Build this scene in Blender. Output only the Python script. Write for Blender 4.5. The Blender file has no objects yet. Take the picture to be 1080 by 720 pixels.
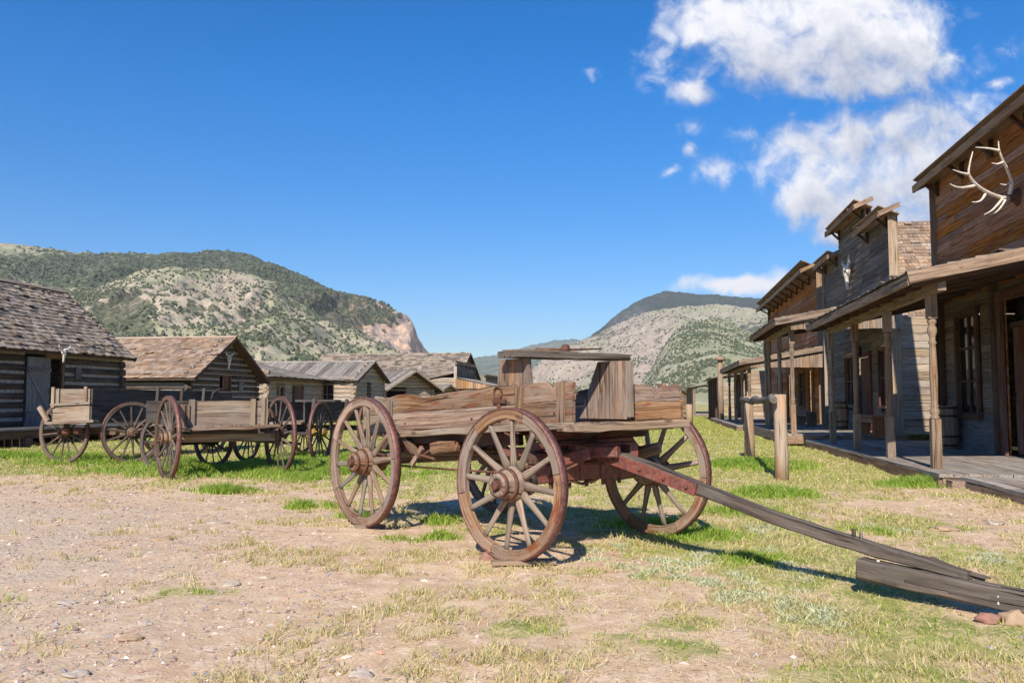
import bpy, bmesh, math, random
import numpy as np
from mathutils import Vector, Matrix, Quaternion
random.seed(11); rng = np.random.default_rng(5)
C = bpy.context.scene.collection
PI = math.pi
R = math.radians
SA, CA = math.sin(R(9.6)), math.cos(R(9.6))
def S(u, v, z=0.0):                       # street frame: u along the street, v to the right of the camera
    return Vector((u*SA + v*CA, u*CA - v*SA, z))
UD = Vector((SA, CA, 0)); VD = Vector((CA, -SA, 0)); ZD = Vector((0, 0, 1))
# ------------------------------------------------------------------ numpy noise
_T = rng.random((256, 256))
def vnoise(x, y):
    xi = np.floor(x).astype(int); yi = np.floor(y).astype(int)
    fx = x-xi; fy = y-yi
    fx = fx*fx*(3-2*fx); fy = fy*fy*(3-2*fy)
    a = _T[xi % 256, yi % 256]; b = _T[(xi+1) % 256, yi % 256]
    c = _T[xi % 256, (yi+1) % 256]; d = _T[(xi+1) % 256, (yi+1) % 256]
    return (a*(1-fx)+b*fx)*(1-fy)+(c*(1-fx)+d*fx)*fy
def fbm(x, y, o=5, g=.5):
    s = 0; a = 1; t = 0
    for i in range(o):
        s = s+a*vnoise(x*2**i+17.3*i, y*2**i+31.7*i); t += a; a *= g
    return s/t
def ridged(x, y, o=5, g=.55):
    s = 0; a = 1; t = 0
    for i in range(o):
        s = s+a*(1-np.abs(2*vnoise(x*2**i+9.1*i, y*2**i+3.7*i)-1)); t += a; a *= g
    return s/t
def sstep(a, b, x):
    t = np.clip((x-a)/(b-a), 0, 1); return t*t*(3-2*t)
# ------------------------------------------------------------------ mesh builder
class MB:
    def __init__(s): s.v = []; s.f = []; s.g = []; s.r = []; s.sm = []; s.st = []
    def ring_solid(s, rings, gl, cross, rnd, smooth=False, caps=True):
        s.st.append((len(s.v), len(s.f))); n = len(rings[0]); b = len(s.v); off = random.uniform(0, 50); o2 = random.uniform(0, 9)
        for k, rg in enumerate(rings):
            for j, p in enumerate(rg):
                s.v.append(tuple(p)); s.g.append((gl[k]+off, cross[j][0]+o2, cross[j][1]+o2)); s.r.append(rnd)
        for k in range(len(rings)-1):
            for j in range(n):
                a = b+k*n+j; c = b+k*n+(j+1) % n
                s.f.append((a, c, c+n, a+n)); s.sm.append(smooth)
        if caps:
            s.f.append(tuple(b+j for j in reversed(range(n)))); s.sm.append(False)
            s.f.append(tuple(b+(len(rings)-1)*n+j for j in range(n))); s.sm.append(False)
    def board(s, p0, p1, w, h, up=(0, 0, 1), seg=1, jit=0.0, bev=0.0, taper=1.0, rnd=None, sag=0.0, ragged=0.0):
        p0 = Vector(p0); p1 = Vector(p1); ax = (p1-p0); L = ax.length
        if L < 1e-5: return
        ax = ax/L; up = Vector(up); sd = ax.cross(up)
        if sd.length < 1e-4: sd = ax.cross(Vector((1, 0, 0)))
        sd.normalize(); up = sd.cross(ax).normalized()
        if rnd is None: rnd = random.random()
        if bev > 0:
            a, c = w/2, h/2; e = bev
            cs = [(-a+e, -c), (a-e, -c), (a, -c+e), (a, c-e), (a-e, c), (-a+e, c), (-a, c-e), (-a, -c+e)]
        else:
            a, c = w/2, h/2; cs = [(-a, -c), (a, -c), (a, c), (-a, c)]
        rings = []; gl = []
        for k in range(seg+1):
            t = k/seg; f = 1+(taper-1)*t
            ctr = p0+ax*(L*t)+up*(-sag*4*t*(1-t))
            jx = random.uniform(-jit, jit); jy = random.uniform(-jit, jit)
            rg = []
            for (x, y) in cs:
                e = random.uniform(-ragged, ragged)*.5
                ee = random.uniform(0, ragged)*2 if k in (0, seg) else 0
                rg.append(ctr+sd*(x*f+jx+random.uniform(-jit, jit)*.3)+up*(y*f+jy+e)+ax*(ee*(1 if k == 0 else -1)))
            rings.append(rg); gl.append(L*t)
        s.ring_solid(rings, gl, cs, rnd)
    def tube(s, pts, rad, n=8, rnd=None, smooth=True, flat=1.0, up0=None):
        pts = [Vector(p) for p in pts]
        if not isinstance(rad, (list, tuple)): rad = [rad]*len(pts)
        if rnd is None: rnd = random.random()
        rings = []; gl = []; L = 0
        up = Vector(up0) if up0 else None
        for k, p in enumerate(pts):
            t = (pts[min(k+1, len(pts)-1)]-pts[max(k-1, 0)]).normalized()
            if up is None: up = Vector((0, 0, 1)) if abs(t.z) < .9 else Vector((1, 0, 0))
            sd = t.cross(up).normalized(); up = sd.cross(t).normalized()
            if k: L += (p-pts[k-1]).length
            rings.append([p+sd*(math.cos(2*PI*j/n)*rad[k])+up*(math.sin(2*PI*j/n)*rad[k]*flat) for j in range(n)]); gl.append(L)
        rr = max(rad)
        s.ring_solid(rings, gl, [(math.cos(2*PI*j/n)*rr, math.sin(2*PI*j/n)*rr) for j in range(n)], rnd, smooth)
    def lathe(s, prof, c, axis, n=20, rnd=None, smooth=True):
        c = Vector(c); ax = Vector(axis).normalized(); q = ax.to_track_quat('Z', 'Y')
        X = q @ Vector((1, 0, 0)); Y = q @ Vector((0, 1, 0))
        if rnd is None: rnd = random.random()
        rings = []; gl = []
        for (z, r) in prof:
            rings.append([c+ax*z+X*(math.cos(2*PI*j/n)*r)+Y*(math.sin(2*PI*j/n)*r) for j in range(n)]); gl.append(z)
        s.ring_solid(rings, gl, [(.1*math.cos(2*PI*j/n), .1*math.sin(2*PI*j/n)) for j in range(n)], rnd, smooth)
    def prism(s, poly, O, X, Y, N, th, rnd=None, grain='y'):
        O = Vector(O); X = Vector(X); Y = Vector(Y); N = Vector(N)
        if rnd is None: rnd = random.random()
        s.st.append((len(s.v), len(s.f))); b = len(s.v); off = random.uniform(0, 50); n = len(poly)
        for q in (0, 1):
            for (x, y) in poly:
                s.v.append(tuple(O+X*x+Y*y+N*(th*(q-.5))))
                s.g.append(((y, x, q*th) if grain == 'y' else (x, y, q*th))); s.g[-1] = (s.g[-1][0]+off, s.g[-1][1], s.g[-1][2]); s.r.append(rnd)
        s.f.append(tuple(b+j for j in reversed(range(n)))); s.f.append(tuple(b+n+j for j in range(n))); s.sm += [False]*2
        for j in range(n):
            k = (j+1) % n; s.f.append((b+j, b+k, b+n+k, b+n+j)); s.sm.append(False)
    def build_each(s, name, mat, parent=None, per=1, origin=None):
        st = s.st[::per]+[(len(s.v), len(s.f))]; out = []
        for (a, fa_), (b, fb_) in zip(st[:-1], st[1:]):
            q = MB(); q.v = s.v[a:b]; q.g = s.g[a:b]; q.r = s.r[a:b]; q.sm = s.sm[fa_:fb_]; q.f = [tuple(i-a for i in f) for f in s.f[fa_:fb_]]
            out.append(q.build(name, mat, parent, origin))
        return out
    def build(s, name, mat, parent=None, origin=None, **tagkw):
        me = bpy.data.meshes.new(name)
        o = Vector(origin) if origin is not None else (Vector(parent.get('_o', (0, 0, 0))) if parent else Vector((0, 0, 0)))
        V = np.array(s.v, dtype=np.float64)-np.array(o)
        me.from_pydata(V.tolist(), [], s.f)
        bm = bmesh.new(); bm.from_mesh(me); bmesh.ops.recalc_face_normals(bm, faces=bm.faces); bm.to_mesh(me); bm.free()
        a = me.attributes.new('gco', 'FLOAT_VECTOR', 'POINT'); a.data.foreach_set('vector', np.array(s.g, dtype=np.float32).ravel())
        a = me.attributes.new('rnd', 'FLOAT', 'POINT'); a.data.foreach_set('value', np.array(s.r, dtype=np.float32))
        me.polygons.foreach_set('use_smooth', np.array(s.sm, dtype=bool))
        me.materials.append(mat); me.update()
        ob = bpy.data.objects.new(name, me); C.objects.link(ob)
        if parent: ob.parent = parent; ob['_o'] = tuple(o)
        else: ob.location = o; ob['_o'] = tuple(o)
        if tagkw: tag(ob, **tagkw)
        return ob
def tag(o, label=None, cat=None, group=None, kind=None):
    if label: o['label'] = label
    if cat: o['category'] = cat
    if group: o['group'] = group
    if kind: o['kind'] = kind
    return o
def thing(name, loc, label, cat, group=None):
    o = bpy.data.objects.new(name, None); C.objects.link(o); o.location = loc
    o.empty_display_size = .2; o['_o'] = tuple(loc)
    return tag(o, label, cat, group)
def np_mesh(name, V, faces, mat, rnd=None, smooth=False, gco=None):
    me = bpy.data.meshes.new(name)
    me.vertices.add(len(V)); me.vertices.foreach_set('co', np.asarray(V, dtype=np.float32).ravel())
    li = np.concatenate([f.ravel() for f in faces]).astype(np.int32)
    tot = np.concatenate([np.full(len(f), f.shape[1]) for f in faces]).astype(np.int32)
    st = np.concatenate([[0], np.cumsum(tot)[:-1]]).astype(np.int32)
    me.loops.add(len(li)); me.loops.foreach_set('vertex_index', li)
    me.polygons.add(len(tot)); me.polygons.foreach_set('loop_start', st); me.polygons.foreach_set('loop_total', tot)
    if rnd is not None:
        a = me.attributes.new('rnd', 'FLOAT', 'POINT'); a.data.foreach_set('value', np.asarray(rnd, dtype=np.float32))
    if gco is not None:
        a = me.attributes.new('gco', 'FLOAT_VECTOR', 'POINT'); a.data.foreach_set('vector', np.asarray(gco, dtype=np.float32).ravel())
    me.update(calc_edges=True); me.validate()
    me.polygons.foreach_set('use_smooth', np.full(len(me.polygons), smooth))
    me.materials.append(mat)
    ob = bpy.data.objects.new(name, me); C.objects.link(ob)
    return ob
# ------------------------------------------------------------------ materials
class NT:
    def __init__(s, tree): s.t = tree; s.n = tree.nodes; s.l = tree.links
    def new(s, typ, **kw):
        n = s.n.new(typ)
        for k, v in kw.items(): setattr(n, k, v)
        return n
    def put(s, sock, val):
        if hasattr(val, 'links') or isinstance(val, bpy.types.NodeSocket): s.l.new(val, sock)
        else:
            if isinstance(val, (tuple, list)) and len(val) == 3 and len(sock.default_value) == 4: val = (*val, 1)
            sock.default_value = val
    def math(s, op, a, b=0.0, c=None, clamp=False):
        n = s.new('ShaderNodeMath', operation=op, use_clamp=clamp)
        s.put(n.inputs[0], a); s.put(n.inputs[1], b)
        if c is not None: s.put(n.inputs[2], c)
        return n.outputs[0]
    def vm(s, op, a, b=(0, 0, 0)):
        n = s.new('ShaderNodeVectorMath', operation=op); s.put(n.inputs[0], a); s.put(n.inputs[1], b)
        return n.outputs['Value'] if op in ('LENGTH', 'DISTANCE', 'DOT_PRODUCT') else n.outputs[0]
    def mix(s, f, a, b, blend='MIX'):
        n = s.new('ShaderNodeMix', data_type='RGBA', blend_type=blend); s.put(n.inputs[0], f); s.put(n.inputs[6], a); s.put(n.inputs[7], b)
        return n.outputs[2]
    def noise(s, vec, scale, detail=4, rough=.55, dist=0.0, dim='3D'):
        n = s.new('ShaderNodeTexNoise', noise_dimensions=dim)
        if vec is not None: s.put(n.inputs['Vector'], vec)
        n.inputs['Scale'].default_value = scale; n.inputs['Detail'].default_value = detail
        n.inputs['Roughness'].default_value = rough; n.inputs['Distortion'].default_value = dist
        return n.outputs[0]
    def ramp(s, f, lo, hi, a=0.0, b=1.0, smooth=True):
        n = s.new('ShaderNodeMapRange', interpolation_type='SMOOTHSTEP' if smooth else 'LINEAR')
        s.put(n.inputs[0], f)
        for i, v in enumerate((lo, hi, a, b)): n.inputs[i+1].default_value = v
        return n.outputs[0]
    def attr(s, name, out='Fac'):
        n = s.new('ShaderNodeAttribute', attribute_name=name); return n.outputs[out]
def mat_new(name):
    m = bpy.data.materials.new(name); m.use_nodes = True; t = NT(m.node_tree)
    return m, t, t.n['Principled BSDF']
def wood(name, c1, c2, grey=None, greyamt=.4, paint=None, paintamt=.0, bump=.5, var=.5, gs=1.0, rough=.85, crack=.8):
    """weathered timber: grain runs along each board, boards differ in tone; optional grey bloom and flaking paint"""
    m, t, b = mat_new(name)
    g = t.attr('gco', 'Vector'); r = t.attr('rnd')
    gv = t.vm('MULTIPLY', g, (1.2*gs, 26*gs, 26*gs)); fine = t.noise(gv, 1.0, 6, .65, .3)
    gv2 = t.vm('MULTIPLY', g, (3.0*gs, 110*gs, 110*gs)); fin2 = t.noise(gv2, 1.0, 3, .6)
    big = t.noise(t.vm('MULTIPLY', g, (1.1, 4, 4)), 1.0, 4, .6)
    col = t.mix(t.ramp(fine, .32, .68), c1, c2)
    if grey: col = t.mix(t.math('MULTIPLY', t.ramp(big, .4, .62), greyamt*1.6, clamp=True), col, grey)
    if paint:
        pn = t.noise(t.vm('MULTIPLY', g, (3.2, 14, 14)), 1.0, 6, .7)
        pf = t.math('MULTIPLY', t.ramp(pn, .62-.3*paintamt, .70-.3*paintamt), t.ramp(fin2, .25, .5))
        col = t.mix(t.math('MULTIPLY', pf, .85), col, paint)
    tone = t.math('ADD', 1-var*.5, t.math('MULTIPLY', r, var))
    # some warmth difference from board to board
    hs = t.new('ShaderNodeHueSaturation'); t.put(hs.inputs['Color'], col); t.put(hs.inputs['Value'], tone)
    r2 = t.math('FRACT', t.math('MULTIPLY', r, 7.31)); t.put(hs.inputs['Saturation'], t.math('ADD', .8, t.math('MULTIPLY', r2, .45)))
    col = hs.outputs[0]
    cr = t.noise(t.vm('MULTIPLY', g, (.9*gs, 34*gs, 34*gs)), 1.0, 3, .5)
    crk = t.ramp(cr, .33, .39, 1.0, 0.0)
    kn = t.new('ShaderNodeTexVoronoi'); t.put(kn.inputs['Vector'], t.vm('MULTIPLY', g, (2.2, 7, 7))); kn.inputs['Scale'].default_value = 1.0
    col = t.mix(t.ramp(kn.outputs['Distance'], .05, .16, .75, 0.0), col, (c1[0]*.45, c1[1]*.4, c1[2]*.4))
    st = t.noise(t.vm('MULTIPLY', g, (5, 9, 9)), 1.0, 5, .7); col = t.mix(t.ramp(st, .56, .74, 0, .55), col, (c1[0]*.6, c1[1]*.55, c1[2]*.5))
    col = t.mix(t.math('MULTIPLY', crk, crack), col, (c1[0]*.25, c1[1]*.25, c1[2]*.25))
    col = t.mix(t.math('MULTIPLY', t.ramp(fin2, .35, .65), .35), col, t.mix(1.0, col, (.6, .6, .6), 'MULTIPLY'))
    t.put(b.inputs['Base Color'], col); b.inputs['Roughness'].default_value = rough
    b.inputs['Specular IOR Level'].default_value = .18
    h = t.math('SUBTRACT', t.math('ADD', fine, t.math('MULTIPLY', fin2, .5)), t.math('MULTIPLY', crk, .8))
    bp = t.new('ShaderNodeBump'); bp.inputs['Strength'].default_value = bump; bp.inputs['Distance'].default_value = .012
    t.put(bp.inputs['Height'], h); t.put(b.inputs['Normal'], bp.outputs[0])
    return m
def plain(name, c1, c2, scale=8, rough=.8, bump=.3, metal=0.0, rough2=None, lo=.35, hi=.65, dist=.01, c3=None):
    m, t, b = mat_new(name)
    tc = t.new('ShaderNodeTexCoord').outputs['Object']
    n = t.noise(tc, scale, 6, .65)
    col = t.mix(t.ramp(n, lo, hi), c1, c2)
    if c3: col = t.mix(t.ramp(t.noise(tc, scale*3.1, 4, .6), .5, .62), col, c3)
    t.put(b.inputs['Base Color'], col); b.inputs['Roughness'].default_value = rough; b.inputs['Metallic'].default_value = metal
    bp = t.new('ShaderNodeBump'); bp.inputs['Strength'].default_value = bump; bp.inputs['Distance'].default_value = dist
    t.put(bp.inputs['Height'], t.noise(tc, scale*4, 5, .6)); t.put(b.inputs['Normal'], bp.outputs[0])
    return m
M = {}
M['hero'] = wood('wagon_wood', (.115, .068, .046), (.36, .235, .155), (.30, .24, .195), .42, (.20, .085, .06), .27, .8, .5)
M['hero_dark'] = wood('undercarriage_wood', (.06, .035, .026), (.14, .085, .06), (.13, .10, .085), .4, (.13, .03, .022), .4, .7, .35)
M['hero_pale'] = wood('spoke_wood', (.15, .10, .07), (.36, .26, .18), (.30, .255, .21), .5, (.21, .075, .05), .12, .6, .35)
M['felloe'] = wood('felloe_wood', (.17, .10, .068), (.37, .25, .17), (.29, .235, .19), .5, (.22, .085, .055), .25, .7, .3)
M['tongue'] = wood('tongue_wood', (.055, .042, .034), (.20, .16, .13), (.17, .145, .125), .4, None, 0, 1.0, .3, gs=.8)
M['bench'] = wood('bench_wood', (.34, .13, .05), (.55, .24, .09), (.35, .2, .12), .3, None, 0, .3, .3)
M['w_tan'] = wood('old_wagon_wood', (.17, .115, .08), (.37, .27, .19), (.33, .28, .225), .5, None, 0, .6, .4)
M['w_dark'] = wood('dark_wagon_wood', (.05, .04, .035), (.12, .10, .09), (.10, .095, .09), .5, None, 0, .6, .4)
M['w_spoke'] = wood('old_spoke_wood', (.06, .042, .033), (.19, .14, .11), (.18, .15, .13), .5, (.14, .05, .035), .2, .5, .4)
M['log'] = wood('log_wood', (.05, .031, .024), (.135, .093, .07), (.14, .115, .10), .4, None, 0, .7, .45)
M['log_tan'] = wood('tan_log_wood', (.24, .165, .115), (.48, .37, .27), (.42, .35, .28), .5, None, 0, .6, .4)
M['shingle'] = wood('shingle_wood', (.16, .12, .09), (.38, .305, .24), (.30, .26, .22), .5, None, 0, .6, .95, gs=1.0)
M['shingle_tan'] = wood('tan_shingle_wood', (.21, .14, .098), (.42, .305, .22), (.33, .25, .19), .5, None, 0, .6, .7)
M['roofboard'] = wood('roof_board_wood', (.12, .10, .085), (.33, .29, .25), (.28, .26, .235), .5, None, 0, .6, .8)
M['sid_red'] = wood('red_brown_siding', (.24, .095, .04), (.58, .265, .125), (.36, .19, .105), .4, None, 0, .7, .5)
M['sid_grey'] = wood('grey_siding', (.10, .075, .056), (.27, .21, .165), (.22, .19, .165), .5, None, 0, .7, .6)
M['sid_tan'] = wood('tan_siding', (.24, .17, .12), (.48, .38, .28), (.40, .34, .27), .5, None, 0, .6, .4)
M['sid_org'] = wood('orange_siding', (.34, .17, .075), (.52, .29, .14), (.38, .26, .17), .4, None, 0, .5, .5)
M['trim'] = wood('porch_trim_wood', (.16, .095, .058), (.38, .255, .165), (.27, .205, .155), .45, None, 0, .6, .4)
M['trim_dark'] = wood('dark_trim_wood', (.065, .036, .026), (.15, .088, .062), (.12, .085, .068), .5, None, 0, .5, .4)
M['post'] = wood('porch_post_wood', (.17, .108, .07), (.37, .265, .185), (.30, .24, .19), .5, (.22, .1, .06), .1, .5, .3)
M['deck'] = wood('boardwalk_wood', (.21, .168, .135), (.40, .345, .29), (.36, .33, .295), .6, None, 0, .6, .45)
M['door'] = wood('door_wood', (.11, .045, .03), (.22, .10, .07), (.2, .14, .11), .4, None, 0, .4, .3)
M['plank_grey'] = wood('grey_plank_wood', (.10, .088, .085), (.24, .22, .215), (.21, .2, .2), .5, None, 0, .5, .4)
M['yellow_wood'] = wood('hitching_post_wood', (.30, .175, .095), (.50, .335, .20), (.38, .31, .24), .5, None, 0, .6, .3)
M['chink'] = plain('chinking', (.36, .32, .28), (.20, .17, .145), 9, .95, .4)
M['tyre'] = plain('rusty_tyre', (.115, .042, .042), (.20, .095, .08), 14, .55, .35, .35, c3=(.24, .12, .085))
M['red_iron'] = plain('red_painted_iron', (.235, .062, .046), (.13, .045, .036), 11, .6, .5, .0, c3=(.19, .105, .075))
M['rust'] = plain('rusty_iron', (.10, .045, .032), (.19, .085, .05), 22, .75, .5, .3)
M['iron'] = plain('dark_iron', (.03, .027, .026), (.065, .05, .045), 18, .6, .4, .5)
M['yellow_iron'] = plain('yellow_hub_paint', (.55, .33, .04), (.30, .16, .04), 16, .6, .4)
M['bone'] = plain('bleached_bone', (.80, .76, .70), (.52, .45, .37), 9, .65, .5, c3=(.62, .55, .46))
M['stone_pale'] = plain('pale_stone', (.50, .42, .34), (.36, .30, .25), 9, .9, .6)
M['stone_red'] = plain('red_stone', (.33, .165, .12), (.24, .13, .10), 9, .9, .6)
M['stone_tan'] = plain('tan_stone', (.46, .31, .19), (.34, .24, .16), 9, .9, .6)
def glass_mat():
    m, t, b = mat_new('old_window_glass')
    b.inputs['Base Color'].default_value = (.015, .017, .02, 1); b.inputs['Roughness'].default_value = .06
    b.inputs['Specular IOR Level'].default_value = .5
    tc = t.new('ShaderNodeTexCoord').outputs['Object']
    bp = t.new('ShaderNodeBump'); bp.inputs['Strength'].default_value = .25; bp.inputs['Distance'].default_value = .02
    t.put(bp.inputs['Height'], t.noise(tc, 2.5, 2)); t.put(b.inputs['Normal'], bp.outputs[0])
    return m
M['glass'] = glass_mat()
# ------------------------------------------------------------------ camera, sun, sky
FX = 900.0; PITCH = math.atan(63/900.0); EYE = Vector((0, 0, 1.25))
cam = bpy.data.cameras.new('camera'); co = bpy.data.objects.new('camera', cam); C.objects.link(co)
co.location = EYE; co.rotation_euler = (PI/2+PITCH, 0, 0); cam.sensor_width = 36; cam.lens = 30.0
cam.clip_start = .05; cam.clip_end = 40000; bpy.context.scene.camera = co
def ray(px, py):
    f = Vector((0, math.cos(PITCH), math.sin(PITCH))); u = Vector((0, -math.sin(PITCH), math.cos(PITCH)))
    return f+u*((360-py)/FX)+Vector((1, 0, 0))*((px-540)/FX)
def at(px, py, Y):                        # real point whose distance ahead is Y metres, in the direction of a measured bearing
    r = ray(px, py); return EYE+r*(Y/r.y)
SUN_AZ, SUN_EL = R(13.5), R(38)             # shadows run 14 deg right of straight ahead
sd = Vector((math.sin(SUN_AZ)*math.cos(SUN_EL), math.cos(SUN_AZ)*math.cos(SUN_EL), -math.sin(SUN_EL)))
sl = bpy.data.lights.new('sun', 'SUN'); sl.energy = 4.9; sl.angle = R(.53); sl.color = (1, .91, .78)
so = bpy.data.objects.new('sun', sl); C.objects.link(so); so.rotation_euler = sd.to_track_quat('-Z', 'Y').to_euler()
w = bpy.data.worlds.new('World'); bpy.context.scene.world = w; w.use_nodes = True
t = NT(w.node_tree); bg = t.n['Background']
sky = t.new('ShaderNodeTexSky', sky_type='NISHITA'); sky.sun_disc = False
sky.sun_elevation = SUN_EL; sky.sun_rotation = math.atan2(-sd.x, -sd.y)  # measured from +Y, clockwise
sky.altitude = 1500; sky.air_density = 1.0; sky.dust_density = .35; sky.ozone_density = 2.2
hs = t.new('ShaderNodeHueSaturation'); hs.inputs['Saturation'].default_value = 1.46; hs.inputs['Value'].default_value = 1.02; hs.inputs['Hue'].default_value = .506
t.l.new(sky.outputs[0], hs.inputs['Color'])
dirv = t.new('ShaderNodeTexCoord').outputs['Generated']
sep = t.new('ShaderNodeSeparateXYZ'); t.l.new(dirv, sep.inputs[0])
yy = t.math('MAXIMUM', sep.outputs[1], .05)
elev = t.ramp(sep.outputs[2], .0, .34, .66, 1.0, smooth=False)
skyc = t.vm('SCALE', hs.outputs[0]); t.n[-1].inputs['Scale'].default_value = 1; t.l.new(elev, t.n[-1].inputs['Scale'])
cx = t.math('DIVIDE', sep.outputs[0], yy); cz = t.math('DIVIDE', sep.outputs[2], yy)
cmb = t.new('ShaderNodeCombineXYZ'); t.put(cmb.inputs[0], cx); t.put(cmb.inputs[1], cz)
P = cmb.outputs[0]
# cumulus: (bearing x, y, half width, half height, weight)
CL = [(862, 32, 152, 64, 1.0), (775, 24, 90, 36, 1.0), (935, 55, 78, 56, 1.0), (868, 84, 72, 34, .9), (820, 62, 60, 30, .7), (690, 60, 40, 36, .62), (622, 77, 24, 9, .45),
      (905, 168, 112, 48, 1.0), (985, 150, 96, 48, 1.0), (880, 200, 74, 38, 1.0), (975, 205, 110, 54, 1.0), (905, 235, 80, 28, .8),
      (787, 143, 26, 12, .85), (752, 178, 22, 24, .85), (721, 163, 12, 10, .75), (703, 188, 13, 7, .75), (745, 140, 34, 16, .46),
      (785, 306, 76, 13, 1.0), (835, 300, 44, 12, .9), (1068, 42, 34, 26, .5), (1045, 88, 18, 8, .6), (730, 96, 50, 30, .42), (838, 128, 40, 12, .46),
      (1240, 60, 110, 70, 1.0), (1330, 240, 160, 50, 1.0)]
def fieldgrp():
    g = bpy.data.node_groups.new('cloud_field', 'ShaderNodeTree')
    g.interface.new_socket('P', in_out='INPUT', socket_type='NodeSocketVector'); g.interface.new_socket('H', in_out='OUTPUT', socket_type='NodeSocketFloat')
    q = NT(g); gi = q.new('NodeGroupInput'); go = q.new('NodeGroupOutput'); p = gi.outputs[0]
    wn = q.new('ShaderNodeTexNoise', noise_dimensions='2D'); q.put(wn.inputs['Vector'], p); wn.inputs['Scale'].default_value = 9; wn.inputs['Detail'].default_value = 3
    
    sc = q.new('ShaderNodeVectorMath', operation='SCALE'); q.put(sc.inputs[0], q.vm('SUBTRACT', wn.outputs['Color'], (.5, .5, .5))); sc.inputs['Scale'].default_value = .05
    pw = q.vm('ADD', p, sc.outputs[0]); pw = q.vm('MULTIPLY', pw, (1, 1, 0))
    acc = None
    for (x, y, rx, ry, wt) in CL:
        r0 = ray(x, y); c = (r0.x/r0.y, r0.z/r0.y, 0); kx = 900/rx; ky = 900/ry
        d = q.vm('LENGTH', q.vm('MULTIPLY', q.vm('SUBTRACT', pw, c), (kx, ky, 0)))
        h = q.math('SUBTRACT', q.math('MULTIPLY', q.math('SUBTRACT', 1.2, d), 1.15 if rx > 45 and ry > 20 else (.8 if rx > 45 else .40)), (1.0-wt)*(1 if rx > 45 else .35))
        acc = h if acc is None else q.new_smax(acc, h)
    n1 = q.noise(p, 12, 9, .58, .4, '2D'); n2 = q.noise(p, 38, 5, .6, .4, '2D')
    nn = q.math('ADD', q.math('MULTIPLY', q.math('SUBTRACT', n1, .5), 1.35), q.math('MULTIPLY', q.math('SUBTRACT', n2, .5), .75))
    q.put(go.inputs[0], q.math('ADD', q.math('MINIMUM', acc, .75), nn))
    return g
def _smax(self, a, b):
    n = self.new('ShaderNodeMath', operation='SMOOTH_MAX'); self.put(n.inputs[0], a); self.put(n.inputs[1], b); n.inputs[2].default_value = .12
    return n.outputs[0]
NT.new_smax = _smax
G = fieldgrp()
def H(p):
    n = t.new('ShaderNodeGroup'); n.node_tree = G; t.put(n.inputs[0], p); return n.outputs[0]
h0 = H(P); h1 = H(t.vm('ADD', P, (-.008, .022, 0))); h2 = H(t.vm('ADD', P, (-.02, .075, 0)))
dens = t.math('POWER', t.ramp(h0, .0, .85, smooth=True), 1.0)
lit = t.math('ADD', t.math('MULTIPLY', t.ramp(t.math('SUBTRACT', h0, h1), -.45, .45, smooth=False), .28), t.math('MULTIPLY', t.ramp(t.math('SUBTRACT', h0, h2), -.9, .9, smooth=False), .72))
thick = t.ramp(h0, .35, 1.3)
cshade = t.math('SUBTRACT', t.math('ADD', -.10, t.math('MULTIPLY', lit, 1.45)), t.math('MULTIPLY', thick, .46))
ccol = t.mix(t.ramp(cshade, .15, 1.0, smooth=False), (2.5, 2.8, 3.7), (6.1, 6.1, 6.3))
mask = t.math('MULTIPLY', dens, t.math('GREATER_THAN', sep.outputs[1], .06))
t.l.new(skyc, bg.inputs[0]); bg.inputs[1].default_value = .118
bg2 = t.new('ShaderNodeBackground'); t.l.new(t.mix(mask, skyc, ccol), bg2.inputs[0]); bg2.inputs[1].default_value = .118
reg = t.math('MULTIPLY', t.math('GREATER_THAN', sep.outputs[1], .06), t.math('GREATER_THAN', t.math('SUBTRACT', sep.outputs[0], t.math('MULTIPLY', sep.outputs[1], .04)), 0.0))
ms = t.new('ShaderNodeMixShader'); t.put(ms.inputs[0], reg); t.l.new(bg.outputs[0], ms.inputs[1]); t.l.new(bg2.outputs[0], ms.inputs[2])
t.l.new(ms.outputs[0], t.n['World Output'].inputs[0])
sc = bpy.context.scene
sc.view_settings.view_transform = 'Standard'; sc.view_settings.look = 'None'; sc.view_settings.exposure = .50; sc.view_settings.gamma = 1
sc.cycles.max_bounces = 6; sc.cycles.diffuse_bounces = 3; sc.cycles.glossy_bounces = 2; sc.cycles.volume_bounces = 0; sc.cycles.transmission_bounces = 2
HAZE = 7e-5
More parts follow.
